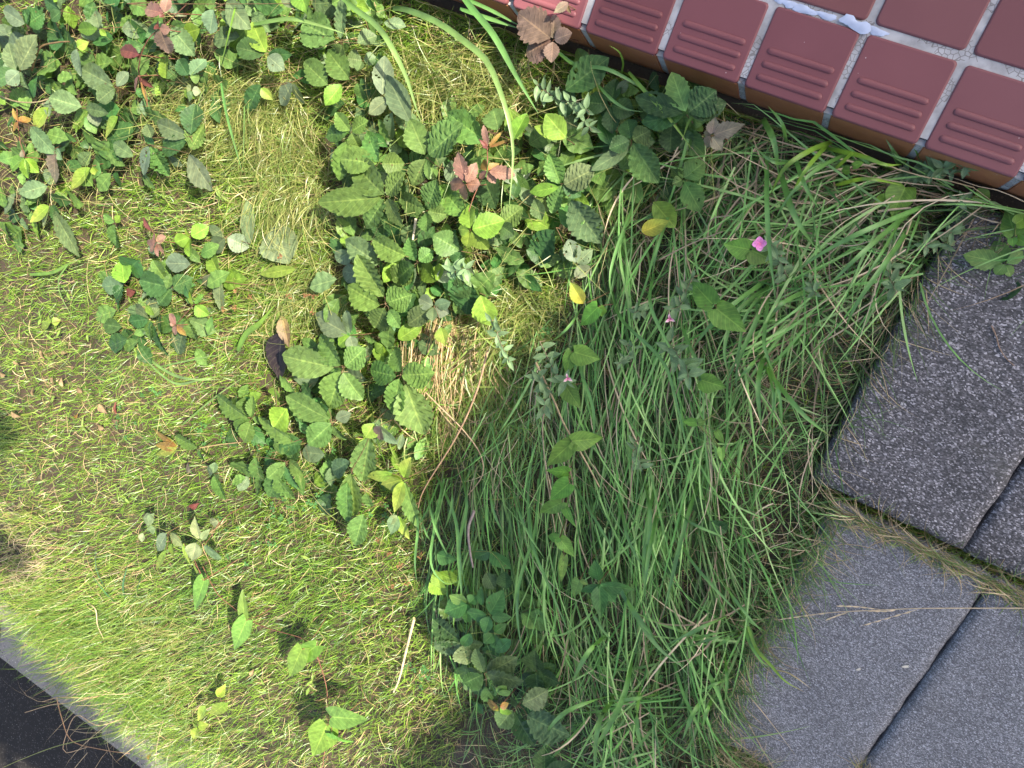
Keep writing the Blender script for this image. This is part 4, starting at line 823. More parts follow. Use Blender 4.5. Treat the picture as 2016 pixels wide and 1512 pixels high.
def blades(name, P, ang, L, w, e0, e1, curl, col0, col1, m, K=4, tilt=0.5, kind='stuff', g=None, lab=None):
    """many thin blades as one sheet of ribbons; ang is the lean seen in the picture, 0 right, 90 down"""
    N = len(P); s = np.linspace(0, 1, K + 1)
    th = np.radians(ang)[:, None] + curl[:, None] * (s[None, :-1] + .5 / K)
    el = np.radians(e0)[:, None] + (np.radians(e1) - np.radians(e0))[:, None] * (s[None, :-1] ** 0.8 + .5 / K)
    d2 = np.cos(th)[..., None] * GR + np.sin(th)[..., None] * GD_
    st = np.concatenate([d2 * np.cos(el)[..., None], np.sin(el)[..., None]], -1) * (L / K)[:, None, None]
    pts = np.concatenate([P[:, None, :], P[:, None, :] + np.cumsum(st, 1)], 1)
    fl = surf(pts[..., 0], pts[..., 1]) + 0.003 + 0.004 * s[None, :]
    pts[..., 2] = np.maximum(pts[..., 2], fl)
    lim = -0.003 - 0.038 * np.clip(-pts[..., 2] / .09, 0, 1); low = (pts[..., 2] < 0.006) & (pts[..., 1] > lim); pts[..., 1] = np.where(low, lim - 0.008 * nr.random(pts.shape[:2]), pts[..., 1])
    th2 = np.concatenate([th, th[:, -1:]], 1)
    side2 = -np.sin(th2)[..., None] * GR + np.cos(th2)[..., None] * GD_
    ro = nr.uniform(-tilt, tilt, N)[:, None, None]
    side = np.concatenate([side2 * np.cos(ro), np.broadcast_to(np.sin(ro), side2.shape[:2] + (1,))], -1)
    wp = np.where(s < .12, .75, 1.0) * np.clip((1 - s) * 1.9, .06, 1)
    hw = (w[:, None] * wp[None, :] * .5)[..., None]
    co = np.stack([pts - side * hw, pts + side * hw], 2)
    base = (np.arange(N) * (K + 1) * 2)[:, None]; k = np.arange(K)[None, :] * 2
    q = np.stack([base + k, base + k + 1, base + k + 3, base + k + 2], -1)
    c = col0[:, None, :] * (1 - s)[None, :, None] + col1[:, None, :] * s[None, :, None]
    c = np.repeat(c[:, :, None, :], 2, 2)
    o = link(name, arr_mesh(name, co, q, c), m); o['kind'] = kind
    return o
def U(a, b_, n): return nr.uniform(a, b_, n)
def mixc(a, b_, k): return np.asarray(a)[None, :] * (1 - k)[:, None] + np.asarray(b_)[None, :] * k[:, None]
def poly_mask(px, py, poly):
    k = np.zeros(px.shape, bool); j = len(poly) - 1
    for i in range(len(poly)):
        xi, yi = poly[i]; xj, yj = poly[j]
        if yi != yj: k ^= ((yi > py) != (yj > py)) & (px < (xj - xi) * (py - yi) / (yj - yi) + xi)
        j = i
    return k
SHADY = [(1180, 330), (1230, 300), (1430, 220), (1650, 270), (1870, 340), (2100, 420), (2300, 520), (2300, 700), (1600, 1000), (1380, 1440), (1500, 1560), (1700, 1900), (820, 1900), (880, 1512), (930, 1400), (880, 1260), (850, 1130), (850, 960), (1000, 740), (1120, 600)]
HOLLOW = [(800, 600), (980, 590), (1060, 680), (1000, 800), (960, 930), (860, 980), (790, 860), (860, 740)]
def bumpmap(px, py, items):
    v = np.zeros(px.shape)
    for x, y, r, a in items: v += a * np.exp(-((px - x) ** 2 + (py - y) ** 2) / r ** 2)
    return v
DRY = [(560, 290, 120, .35), (30, 1040, 120, .35), (150, 1150, 130, .25), (900, 720, 110, .45), (90, 740, 140, .15), (850, 1360, 130, .2), (430, 230, 80, .2), (240, 840, 70, .25), (400, 1430, 140, .22),
       (350, 1230, 130, -.22), (420, 930, 130, -.2), (620, 560, 90, -.2), (640, 1200, 120, -.12), (60, 420, 80, -.1), (840, 230, 120, -.1)]
def spots(n, x0=-260, x1=2280, y0=-220, y1=1800):
    px = U(x0, x1, n); py = U(y0, y1, n); return px, py
def keep_ground(px, py, h, m=0.006):
    P = ath(px, py, h); k = (P[:, 1] < -0.004) & (P[:, 1] > np.clip(-2.63 - .19 * (P[:, 0] + 1.67), -2.86, -2.60) + nr.normal(0, .05, len(P))) & ~onslab(P[:, 0], P[:, 1], m) & (P[:, 0] > -4.2) & (P[:, 0] < 3.0)
    return P, k
GRN = (.058, .165, .014); YGR = (.245, .375, .048); STRAW = (.50, .40, .22); BRN = (.20, .125, .06); DGR = (.045, .105, .022)
TLP = [(-260, -220), (560, -220), (530, 100), (440, 180), (310, 330), (150, 430), (-260, 480)]
PATCH = [(650, 240), (800, 230), (1000, 220), (1200, 300), (1215, 470), (1100, 540), (960, 590), (800, 610), (660, 550)]
# fine lawn turf
px, py = spots(260000)
sh = poly_mask(px, py, SHADY); lf = poly_mask(px, py, TLP) | poly_mask(px, py, PATCH); ok = np.where(sh, nr.random(px.size) < .12, np.where(lf, nr.random(px.size) < .33, True))
px, py = px[ok], py[ok]; P, k = keep_ground(px, py, 0.0); P, px, py = P[k], px[k], py[k]; P[:, 2] -= .002
n = len(P); dr = np.clip(.36 + bumpmap(px, py, DRY) + .18 * np.sin(px * .021 + py * .013) * np.sin(py * .026 - px * .008), .05, .95)
isdry = nr.random(n) < dr * .29; yg = np.clip(nr.random(n) * .9 + dr * .5 - .2, 0, 1)
c0 = mixc(GRN, YGR, yg); c0[isdry] = mixc(STRAW, BRN, nr.random(n) ** 1.5)[isdry]; c0 *= U(.6, 1.3, n)[:, None]
c1 = c0 * np.array([1.15, 1.08, .9])
fringe = np.clip((-P[:, 1] - 2.36) / .25, 0, 1)
ang = np.where(nr.random(n) < .25 + .7 * np.maximum(fringe, bumpmap(px, py, [(260, 1280, 190, .9), (120, 1180, 120, .8), (480, 1380, 150, .6)])), nr.normal(162, 26, n), U(0, 360, n))
L = U(.02, .062, n) * (1 + 1.1 * fringe * nr.random(n)) * np.where(P[:, 0] > -9, 1, 1)
L *= np.clip(1 + bumpmap(px, py, [(260, 1280, 190, .9), (120, 1180, 120, .6), (620, 1150, 160, .5), (560, 560, 150, .5), (520, 280, 130, .6), (840, 220, 130, .5), (950, 640, 150, .5)]), 1, 2)
blades('lawn_turf', P, ang, L, U(.0012, .0025, n), U(35, 88, n), U(-25, 60, n), nr.normal(0, .5, n), c0 * .8, c1, MAT['grass'], 3, .9)
# dead straw lying in the turf
px, py = spots(15000); sh = poly_mask(px, py, SHADY); P, k = keep_ground(px, py, .012); P, px, py, sh = P[k], px[k], py[k], sh[k]; n = len(P)
dr = np.clip(.45 + bumpmap(px, py, DRY), .1, 1); kk = nr.random(n) < np.where(sh, .55, dr); P, sh = P[kk], sh[kk]; n = len(P)
P[:, 2] += U(-.008, .028, n)
c0 = mixc(STRAW, BRN, nr.random(n)) * U(.6, 1.15, n)[:, None]
blades('straw_thatch', P, U(0, 360, n), U(.03, .11, n), U(.0009, .002, n), U(-10, 35, n), U(-35, 15, n), nr.normal(0, 1.0, n), c0, c0 * 1.1, MAT['dry'], 3, .9)
# long bleached stems tangled over the turf
px, py = spots(700, -260, 1300); P, k = keep_ground(px, py, .03); sh = poly_mask(px, py, SHADY); P = P[k & ~sh]; n = len(P)
c0 = mixc((.46, .38, .21), (.26, .28, .08), nr.random(n)) * U(.75, 1.15, n)[:, None]
blades('loose_stems', P, U(0, 360, n), U(.08, .22, n), U(.0008, .0015, n), U(0, 40, n), U(-40, 0, n), nr.normal(0, .9, n), c0, c0, MAT['dry'], 7, .9)
# the mound of hair-fine grass and other fine tussocks
def tuss(name, items, cols, wr, mt='grass', er=(25, 80)):
    Ps, an, Ls, cc = [], [], [], []
    for x, y, rx, ry, n, a, sp, l0, l1, h in items:
        px = nr.normal(x, rx, n); py = nr.normal(y, ry, n); P = ath(px, py, U(0, h, n)); Ps.append(P); an.append(nr.normal(a, sp, n)); Ls.append(U(l0, l1, n)); cc.append(mixc(cols[0], cols[1], nr.random(n) ** 1.2) * U(.75, 1.2, n)[:, None])
    P = np.concatenate(Ps); n = len(P); k = (P[:, 1] < -.005) & ~onslab(P[:, 0], P[:, 1]); c = np.concatenate(cc)
    blades(name, P[k], np.concatenate(an)[k], np.concatenate(Ls)[k], U(*wr, n)[k], U(*er, n)[k], U(-45, 10, n)[k], nr.normal(0, .5, n)[k], (c * .85)[k], c[k], MAT[mt], 5, .8)
tuss('fine_tussock', [(480, 190, 60, 40, 900, 100, 50, .07, .17, .05), (420, 250, 50, 40, 500, 160, 40, .07, .15, .05), (560, 300, 50, 60, 900, 80, 90, .05, .14, .05), (560, 400, 50, 30, 420, 95, 25, .06, .13, .09),
                       (840, 170, 80, 50, 900, 90, 90, .06, .14, .05), (950, 190, 50, 60, 500, 90, 90, .06, .14, .04), (600, 560, 60, 50, 800, 110, 50, .05, .13, .04), (1010, 620, 50, 50, 700, 90, 70, .06, .14, .04), (260, 1190, 60, 50, 500, 70, 90, .04, .1, .03), (330, 1290, 80, 50, 700, 170, 40, .05, .12, .03)], ((.13, .22, .035), (.36, .33, .12)), (.001, .0018))
tuss('tan_straw_bundle', [(868, 632, 30, 12, 190, 98, 9, .14, .30, .04), (915, 645, 30, 18, 130, 104, 14, .12, .26, .04), (845, 700, 22, 40, 70, 92, 12, .12, .22, .03), (930, 740, 50, 70, 200, 95, 40, .06, .16, .04)], ((.52, .40, .23), (.34, .23, .12)), (.0016, .0036), 'dry', (0, 28))
tuss('hollow_grass', [(900, 660, 60, 40, 130, 96, 14, .12, .28, .04), (880, 800, 60, 70, 200, 92, 30, .06, .18, .04), (990, 780, 50, 90, 420, 95, 60, .05, .14, .05)], ((.11, .23, .03), (.28, .31, .08)), (.0016, .0038), 'grass', (5, 40))
tuss('kerb_fringe', [(100, 1185, 40, 25, 300, 175, 18, .10, .20, .04), (165, 1260, 45, 28, 420, 172, 16, .10, .20, .04), (235, 1335, 45, 28, 380, 165, 20, .09, .18, .04), (305, 1405, 45, 25, 300, 160, 25, .08, .17, .04), (60, 1030, 30, 20, 60, 185, 20, .08, .18, .03), (385, 1470, 45, 25, 220, 160, 35, .06, .14, .03), (20, 860, 40, 40, 260, 185, 30, .08, .16, .03)], ((.085, .20, .022), (.24, .28, .05)), (.0013, .0022))
tuss('kerb_straw', [(190, 1350, 50, 30, 34, 150, 40, .12, .28, .05), (240, 1430, 40, 25, 22, 110, 80, .12, .28, .05), (60, 1100, 40, 40, 200, 190, 50, .06, .16, .03)], ((.52, .43, .28), (.36, .26, .16)), (.001, .0017), 'dry')
# long grass of the shady half, in combed clumps
AN = [(1250, 620, 92, 16, .16, .36, .0022, .0042, .14), (1150, 1000, 90, 12, .16, .36, .002, .0040, .12), (1400, 1050, 86, 20, .14, .34, .002, .0042, .12), (1650, 480, 150, 45, .12, .32, .0022, .0045, .32), (1580, 850, 110, 60, .08, .22, .0015, .0034, .3),
      (1560, 1060, 120, 80, .06, .15, .001, .002, .2), (1330, 1400, 105, 55, .12, .34, .0026, .0056, .18), (1500, 300, 115, 50, .14, .32, .002, .0045, .28), (1780, 370, 172, 35, .12, .3, .0018, .004, .36), (900, 1040, 96, 10, .16, .36, .002, .0036, .05),
      (1400, 520, 100, 40, .12, .3, .002, .004, .3), (1000, 1480, 80, 60, .08, .2, .0014, .003, .2), (1050, 800, 95, 25, .1, .28, .0015, .0028, .2), (1250, 900, 92, 14, .18, .38, .002, .0042, .1), (1250, 1200, 95, 22, .14, .32, .002, .0045, .12)]
AA = np.array(AN)
def long_grass(name, nc, per, hmin, hmax, dim, e0r, e1r, wk=1.0, Lk=1.0):
    px, py = spots(nc * 3, 760, 2200, 180, 1750); k = poly_mask(px, py, SHADY); px, py = px[k], py[k]
    g = np.clip(bumpmap(px, py, [(1690, 700, 60, .9), (1600, 770, 80, .6), (1480, 640, 50, .7), (1690, 500, 60, .6), (1440, 1000, 55, .7), (1330, 1110, 50, .7), (1180, 860, 40, .6), (1560, 930, 40, .7), (1280, 760, 40, .5), (1200, 1180, 45, .6)]), 0, 1); k = nr.random(px.size) > g; px, py = px[k][:nc], py[k][:nc]
    px = np.repeat(px, per) + nr.normal(0, 14, len(px) * per); py = np.repeat(py, per) + nr.normal(0, 14, len(py) * per)
    P = ath(px, py, U(hmin, hmax, len(px))); k = (P[:, 1] < -.004) & ~onslab(P[:, 0], P[:, 1], .004) & (P[:, 0] < 2.2); P, px, py = P[k], px[k], py[k]
    n = len(P); d = (px[:, None] + nr.normal(0, 40, n)[:, None] - AA[None, :, 0]) ** 2 + (py[:, None] + nr.normal(0, 40, n)[:, None] - AA[None, :, 1]) ** 2; a = AA[np.argmin(d, 1)]
    cl = np.sin(px * .031 + 1.7 * np.sin(py * .017)) ; ang = a[:, 2] + cl * a[:, 3] * .7 + nr.normal(0, 1, n) * a[:, 3] * .7
    L = (a[:, 4] + (a[:, 5] - a[:, 4]) * nr.random(n)) * Lk; w = (a[:, 6] + (a[:, 7] - a[:, 6]) * nr.random(n) ** 1.6) * wk
    dry = nr.random(n) < a[:, 8]
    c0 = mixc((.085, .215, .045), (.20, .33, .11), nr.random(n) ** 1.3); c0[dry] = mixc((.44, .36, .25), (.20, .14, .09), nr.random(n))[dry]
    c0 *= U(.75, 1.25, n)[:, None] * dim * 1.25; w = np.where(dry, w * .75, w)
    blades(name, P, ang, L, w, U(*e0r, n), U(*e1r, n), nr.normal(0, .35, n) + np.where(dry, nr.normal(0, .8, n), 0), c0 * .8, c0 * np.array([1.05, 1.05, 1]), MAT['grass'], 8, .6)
long_grass('shaded_undergrass', 1800, 5, 0, .02, .34, (5, 40), (-30, 10), .8, .6)  # low layer coloured dark, painting the deep shade of the gaps
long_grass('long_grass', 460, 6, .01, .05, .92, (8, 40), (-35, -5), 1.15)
long_grass('top_grass', 230, 4, .05, .085, 1.35, (10, 38), (-35, -5), 1.25, 1.15)  # top layer coloured brighter, its lighter tone painted against the dark gaps
# short fine grass around the slabs, and the strip in the joint between them
def along(name, a, b_, n, wpx, angs, Lr, cols, h=.0, wr=(.0009, .0019), dry=.4):
    t = nr.random(n); px = a[0] + (b_[0] - a[0]) * t + nr.normal(0, wpx, n); py = a[1] + (b_[1] - a[1]) * t + nr.normal(0, wpx, n); P = atz(px, py, np.full(n, -.1 + h))
    d = nr.random(n) < dry; c = mixc(cols[0], cols[1], nr.random(n)); c[d] = mixc((.44, .36, .22), (.28, .20, .11), nr.random(n))[d]
    blades(name, P, nr.normal(angs[0], angs[1], n) + np.where(nr.random(n) < .5, 180, 0) * angs[2], U(*Lr, n), U(*wr, n), U(10, 55, n), U(-40, 0, n), nr.normal(0, .9, n), c, c, MAT['grass'], 6, .8)
along('joint_grass', (1640, 1000), (2060, 1195), 420, 4, (27, 16, 1), (.03, .11), ((.09, .17, .035), (.15, .22, .05)), .005, dry=.65)
along('slab_edge_grass', (1640, 1010), (1385, 1450), 700, 14, (120, 75, 0), (.04, .12), ((.06, .15, .03), (.12, .21, .05)), .0, dry=.25)
along('slab_corner_grass', (1390, 1450), (1520, 1560), 260, 12, (20, 50, 0), (.05, .13), ((.08, .16, .035), (.14, .2, .05)), .0, dry=.55)
along('upper_slab_grass', (1590, 930), (1860, 440), 260, 9, (110, 60, 0), (.05, .15), ((.06, .14, .03), (.11, .2, .05)), -.02, dry=.4)
along('joint_tuft', (1692, 1506), (1702, 1520), 40, 6, (-40, 60, 0), (.02, .07), ((.12, .15, .05), (.3, .26, .12)), .0, dry=.5)

# ------------------------------------------------------------------ low leaves under the sprigs, clover, tiny weeds
def scatter_leaves(name, polys, sizes, sty, hr, dark=.75):
    a = Acc()
    for poly, n in polys:
        xs = [p[0] for p in poly]; ys = [p[1] for p in poly]; m = 0
        while m < n:
            x, y = rnd.uniform(min(xs), max(xs)), rnd.uniform(min(ys), max(ys))
            if not inpoly((x, y), poly): continue
            m += 1; h = rnd.uniform(*hr); an = rnd.uniform(0, 6.283); P = ath(x, y, h); l = rnd.uniform(*sizes) / mpp(P)
            s_ = ST[rnd.choice(sty)]; t = ath(x + l * math.cos(an), y + l * math.sin(an), max(.01, h + rnd.uniform(-.035, .015)))
            if P[1] > -.01 or t[1] > -.005: continue
            SEED[0] += 1
            a.add(*leaf_geo(P, t, np.linalg.norm(t - P) * rnd.uniform(.5, .72), s_[2], rnd.uniform(-.6, .6), s_[6], rnd.uniform(.02, .2), s_[5], s_[3], 6, np.array(s_[0]) * rnd.uniform(dark - .15, dark + .3), s_[1], nu=12, nv=2, seed=SEED[0]))
    o = a.build(name, MAT['leaf']); o['kind'] = 'stuff'
scatter_leaves('low_creeper_leaves', [([(-60, -60), (560, -60), (520, 120), (430, 190), (310, 330), (150, 430), (-60, 480)], 330), (PATCH, 270), ([(430, 780), (600, 690), (830, 640), (840, 950), (700, 1010), (480, 950)], 95), ([(640, 540), (960, 540), (860, 680), (620, 720)], 60),
    ([(1100, 120), (1400, 200), (1390, 420), (1220, 400)], 70), ([(860, 1080), (1050, 1090), (1110, 1430), (920, 1400)], 55), ([(210, 520), (440, 470), (440, 690), (240, 680)], 40), ([(560, -40), (760, -40), (760, 200), (640, 220)], 45)], (.034, .072), 'gggkkbqlwn', (.02, .095), .9)
def clover(items):
    a = Acc()
    for x, y, n, r in items:
        for _ in range(n):
            p = ath(rnd.gauss(x, r), rnd.gauss(y, r), rnd.uniform(.02, .06)); an = rnd.uniform(0, 6.28); R_ = rnd.uniform(.0055, .009); c = np.array((.075, .19, .05)) * rnd.uniform(.8, 1.3)
            if p[1] > -.005: continue
            for k in range(3):
                t = an + k * 2.094; d = np.array([math.cos(t), math.sin(t), rnd.uniform(-.2, .1)]); s_ = np.array([-math.sin(t), math.cos(t), 0]); u = np.array([0, 0, 1.])
                V = [p, p + R_ * (.75 * d - .55 * s_ + .2 * u), p + R_ * (1.25 * d - .42 * s_ + .15 * u), p + R_ * 1.0 * d, p + R_ * (1.25 * d + .42 * s_ + .15 * u), p + R_ * (.75 * d + .55 * s_ + .2 * u)]
                a.add(V, [[0, 1, 2, 3], [0, 3, 4, 5]], c)
            f = p + np.array([rnd.uniform(-.01, .01), rnd.uniform(-.01, .01), -.03]); tube(a, [f, p], .0004, .0004, c, 3)
    o = a.build('clover', MAT['grass']); o['kind'] = 'stuff'
clover([(1392, 390, 16, 14), (1425, 340, 8, 12), (1455, 385, 10, 12), (1165, 655, 9, 12), (1140, 950, 6, 12), (1075, 660, 5, 12), (1380, 1275, 8, 12), (1300, 1310, 7, 14), (1110, 1310, 12, 22), (655, 905, 8, 14), (640, 960, 10, 14), (240, 830, 7, 14), (300, 770, 6, 12), (820, 1330, 10, 14), (1125, 1455, 10, 16), (510, 875, 8, 12), (620, 985, 8, 12), (540, 1010, 10, 20), (160, 285, 4, 8), (1070, 1450, 8, 12), (400, 860, 10, 22), (760, 1020, 8, 16), (1370, 1300, 6, 10), (480, 1090, 12, 40), (560, 930, 12, 40)])
def tiny(n):
    a = Acc(); m = 0
    while m < n:
        x, y = rnd.uniform(-60, 860), rnd.uniform(380, 1560)
        if inpoly((x, y), SHADY): continue
        m += 1; P = ath(x, y, rnd.uniform(.02, .05))
        if P[1] < -2.75: continue
        an = rnd.uniform(0, 6.28)
        for k in range(rnd.choice([1, 2, 2, 3])):
            t = an + k * 2.4; l = rnd.uniform(.012, .034); tp = P + l * np.array([math.cos(t), math.sin(t), rnd.uniform(-.3, .3)]); SEED[0] += 1
            a.add(*leaf_geo(P, tp, l * rnd.uniform(.16, .34), 'ln', rnd.uniform(-.5, .5), .3, .15, .0, .0, 5, np.array((.17, .26, .05)) * rnd.uniform(.7, 1.2), None, nu=6, nv=1, seed=SEED[0]))
    o = a.build('lawn_weeds', MAT['leaf']); o['kind'] = 'stuff'
tiny(230)

# ------------------------------------------------------------------ single broad blades and tufts that stand out
def hts(h, n): return np.interp(np.linspace(0, 1, n), np.linspace(0, 1, len(h)), h)
def blade_pts(c, pts, h, n=20, z0=None):
    q = hts(h, len(pts)); P = [ath(*cx(c, *p), k) for p, k in zip(pts, q)] if z0 is None else [atz(*cx(c, *p), z0 + k) for p, k in zip(pts, q)]
    return spline(P, n)
BG = ((.085, .205, .045), (.145, .28, .085)); BP = ((.12, .225, .05), (.21, .31, .10)); BY = ((.13, .25, .03), (.17, .28, .04))
def solo(name, label, cat, c, pts, w, h, cols=BG, group=None, tipcol=None, m='grass', fold=.38, twist=0., z0=None):
    P = blade_pts(c, pts, h, z0=z0); W = .66 * w / CROP[c][2] * mpp(P[len(P) // 2]); o = P[0].copy(); a = Acc(); ribbon(a, P, W, cols[0], cols[1], fold, twist, tipcol=tipcol)
    return tag(a.build(name, MAT[m], None, o), label, cat, group) if not setattr_loc(a, o) else None
def setattr_loc(a, o): return False
def place(o, org): o.location = [float(v) for v in org]; return o
def wide(label, c, pts, w, h, cols=BG, **k):
    o = solo('wide_grass_blade', label, 'grass blade', c, pts, w, h, cols, 'wide grass blades standing out alone', **k); return place(o, blade_pts(c, pts, h, z0=k.get('z0'))[0])
wide('dark green broad grass blade reaching down past the corner of the tiled step', 'B', [(880, -40), (960, 60), (1080, 210), (1200, 430), (1325, 645)], 56, (.14, .17, .10))
wide('pale bent broad grass blade arching from the top edge down over the pink shoots', 'B', [(500, 48), (580, 56), (760, 130), (940, 262), (1032, 345), (1110, 520), (1168, 730), (1182, 900), (1160, 1160)], 54, (.10, .19, .22, .2), BP, twist=.6)
wide('pale broad grass blade left of the arching one, hanging straight down', 'B', [(215, -10), (300, 60), (392, 130), (470, 225), (570, 420), (622, 580), (662, 700)], 50, (.12, .17, .10), BP, twist=.5)
wide('narrow bright blade running under the mauve brown sprig by the step', 'B', [(880, 50), (1060, 110), (1225, 165)], 34, (.12, .10))
wide('second narrow blade nearly touching the top edge of the step corner', 'B', [(905, -10), (1060, 60), (1225, 150)], 30, (.13, .11))
wide('long shaded blade arching from the mauve brown sprig along the step', 'B', [(1425, 285), (1540, 370), (1700, 388), (1850, 460), (2060, 600)], 32, (.09, .13, .10))
wide('short shaded blade crossing the arching one in front of the step', 'P', [(1000, 550), (1110, 680), (1300, 890), (1440, 1080), (1470, 1130)], 44, (.10, .15, .12), BY)
wide('curved light blade beside the pinkish beige sprig', 'P', [(1640, 755), (1540, 830), (1460, 930), (1415, 1050)], 40, (.12, .13, .12), BY)
wide('small yellow green blade tip standing in front of the riser', 'P', [(945, 560), (958, 480), (930, 400), (855, 348)], 26, (.08, .12, .15), BY)
wide('drooping shaded blade between the two dark creeper sprigs', 'P', [(740, 620), (860, 750), (980, 830), (1110, 855)], 34, (.10, .11, .09))
wide('pale horizontal blade in the top left tangle', 'A', [(1440, 138), (1640, 108), (1800, 140), (1965, 195)], 34, (.13, .15, .13), BP)
wide('upright green stalk-like blade at the top between the ribbed pale pair and the spotted leaf', 'A', [(1350, -20), (1300, 190), (1248, 390)], 18, (.14, .14, .11), BY)
wide('dark blade lying down across the fine grass mound', 'A', [(1255, 470), (1290, 660), (1375, 980)], 28, (.10, .10, .08))
wide('pale thin blade parallel to the dark one on the fine grass mound', 'A', [(1388, 600), (1380, 940)], 15, (.10, .08), BP)
wide('pale curved blade on the left lawn, upper of three', 'D', [(765, 785), (870, 900), (990, 975), (1110, 1000), (1240, 985)], 28, (.04, .07, .07), BP, twist=.8)
wide('pale curved blade on the left lawn, lower of three', 'D', [(840, 900), (920, 975), (1010, 1025), (1130, 1005), (1250, 1000)], 22, (.05, .07, .06), BP)
wide('thin straight pale blade above the two curved ones on the left lawn', 'D', [(900, 930), (1080, 890), (1290, 850)], 14, (.05, .06), BP)
wide('lime blade lying on the far left lawn', 'D', [(170, 405), (300, 392), (400, 340), (490, 318)], 28, (.04, .06), BY)
wide('thin curved blade below the lime one on the far left lawn', 'D', [(385, 350), (335, 430), (345, 520), (405, 640)], 14, (.05, .05), BP)
wide('broad yellow lime blade left of the black dead leaf', 'D', [(1350, 840), (1400, 740), (1475, 680), (1560, 575)], 52, (.05, .08, .09), BY)
wide('long thin straight stem of grass crossing the lawn towards the sunny clump', 'D', [(1030, 1260), (1220, 1100), (1420, 960)], 12, (.06, .08), BP)
wide('rough broad blade crossing above the dark hollow near the grey hairy plants', 'M', [(1240, 330), (1360, 500), (1560, 660), (1500, 800)], 18, (.1, .12, .1))
wide('wide pale blade slanting right through the bottom of the long grass', 'J', [(10, 480), (130, 680), (250, 860), (395, 985)], 46, (.12, .16, .12), ((.10, .22, .07), (.16, .28, .09)))
wide('long blade curving right with a brown split tip onto the grey slab', 'J', [(735, 760), (780, 880), (850, 960), (930, 1050), (1030, 1108)], 30, (.12, .09, .07), BY, tipcol=(.3, .2, .1))
wide('withered thin blade lying beside the one on the grey slab', 'J', [(870, 990), (940, 1005), (1000, 1040), (1065, 1090)], 12, (.065, .07, .06), ((.32, .26, .12), (.4, .33, .2)))
wide('thin blade lying flat on the upper part of the grey slab', 'L', [(380, 130), (480, 160), (660, 182), (860, 192)], 11, (.006, .006), z0=Z0)
wide('bluish curved blade standing alone on the sunny lawn, left of three', 'H', [(625, 560), (560, 470), (510, 410)], 16, (.02, .06), BG)
wide('flat broad bluish blade lying on the sunny lawn below the vine', 'H', [(705, 672), (800, 668), (945, 652)], 26, (.03, .05), BP)
def tuft(label, c, base, blades_, h=(.05, .19, .12), cols=BG):
    o = ath(*cx(c, *base), .0); t = thing('grass_tuft', label, 'grass tuft', o, 'broad-bladed grass tufts')
    for b_ in blades_:
        pts, w = b_[0], b_[1]; tc = b_[2] if len(b_) > 2 else None; k = rnd.uniform(.85, 1.2)
        P = blade_pts(c, pts, [v * rnd.uniform(.9, 1.15) for v in h]); a = Acc()
        ribbon(a, P - o, w * .84 / CROP[c][2] * mpp(P[10]), np.array(cols[0]) * k, np.array(cols[1]) * k, rnd.uniform(.3, .5), rnd.uniform(-.6, .6), tipcol=tc); a.build('blade', MAT['grass'], t)
    return t
BR = (.24, .14, .06)
tuft('big tuft by the slab corner whose four broad blades sweep to the lower left', 'F', (2015, 45), [([(2060, 20), (2000, 45), (1700, 172), (1450, 310), (1255, 465)], 34, (.2, .24, .05)), ([(1990, 60), (1900, 125), (1700, 300), (1535, 465), (1512, 520)], 34, BR), ([(2015, 100), (1850, 340), (1690, 570), (1612, 745)], 34), ([(1960, 60), (1800, 330), (1650, 540)], 20), ([(2050, 60), (2000, 200), (1960, 330)], 18, BR)])
tuft('tuft of broad blades right of the heart-shaped pair, spreading down and left', 'F', (1195, 440), [([(1200, 420), (1000, 565), (850, 705), (725, 875)], 30, (.2, .24, .05)), ([(1190, 470), (1010, 620), (940, 820), (968, 1008)], 30, BR), ([(1195, 480), (1110, 690), (1020, 900), (1005, 1060)], 32), ([(1195, 480), (1165, 760), (1180, 860), (1235, 1000)], 26, BR), ([(1210, 450), (1060, 640), (1010, 880), (900, 1110)], 20), ([(1420, 480), (1260, 575), (1175, 690)], 30)])
tuft('tuft fanning downward from mid shade towards the dark slab', 'F', (1165, 860), [([(1168, 850), (1130, 1040), (1150, 1295)], 34), ([(1160, 915), (1300, 1095), (1400, 1210), (1545, 1325)], 32, (.2, .24, .05)), ([(1150, 850), (1080, 930), (1000, 1020)], 26), ([(1180, 880), (1250, 1080), (1270, 1290)], 22), ([(1170, 900), (1220, 1100), (1180, 1320)], 18)])
tuft('tuft with a long vertical blade just below the tiled step', 'C', (835, 860), [([(748, 578), (800, 690), (822, 850)], 36), ([(828, 820), (900, 1050), (1005, 1210)], 34), ([(765, 770), (770, 1100), (806, 1458)], 28), ([(905, 770), (950, 900), (1022, 1022)], 26), ([(1170, 740), (1000, 830), (870, 960), (800, 1080)], 24), ([(860, 690), (840, 600), (770, 515)], 22), ([(900, 780), (800, 790), (690, 700)], 20)], cols=BG)
tuft('tuft of bright blades crossing left under the red tiles', 'C', (1060, 700), [([(1080, 690), (960, 740), (850, 820), (780, 950)], 30), ([(1060, 705), (960, 820), (880, 950)], 26), ([(1050, 720), (1230, 760), (1340, 800), (1420, 800)], 26), ([(1100, 900), (1250, 870), (1420, 900)], 24), ([(1090, 830), (1190, 735), (1120, 810)], 20), ([(1640, 0), (1400, 0)], 1)][:5], cols=BY)
tuft('two stiff blades leaning against the tile edge at the hairy cushion plant', 'C', (1430, 800), [([(1412, 805), (1380, 735), (1345, 678)], 30), ([(1525, 795), (1490, 730), (1458, 670)], 20), ([(1440, 800), (1400, 760), (1350, 730)], 22)], h=(.03, .09, .10))
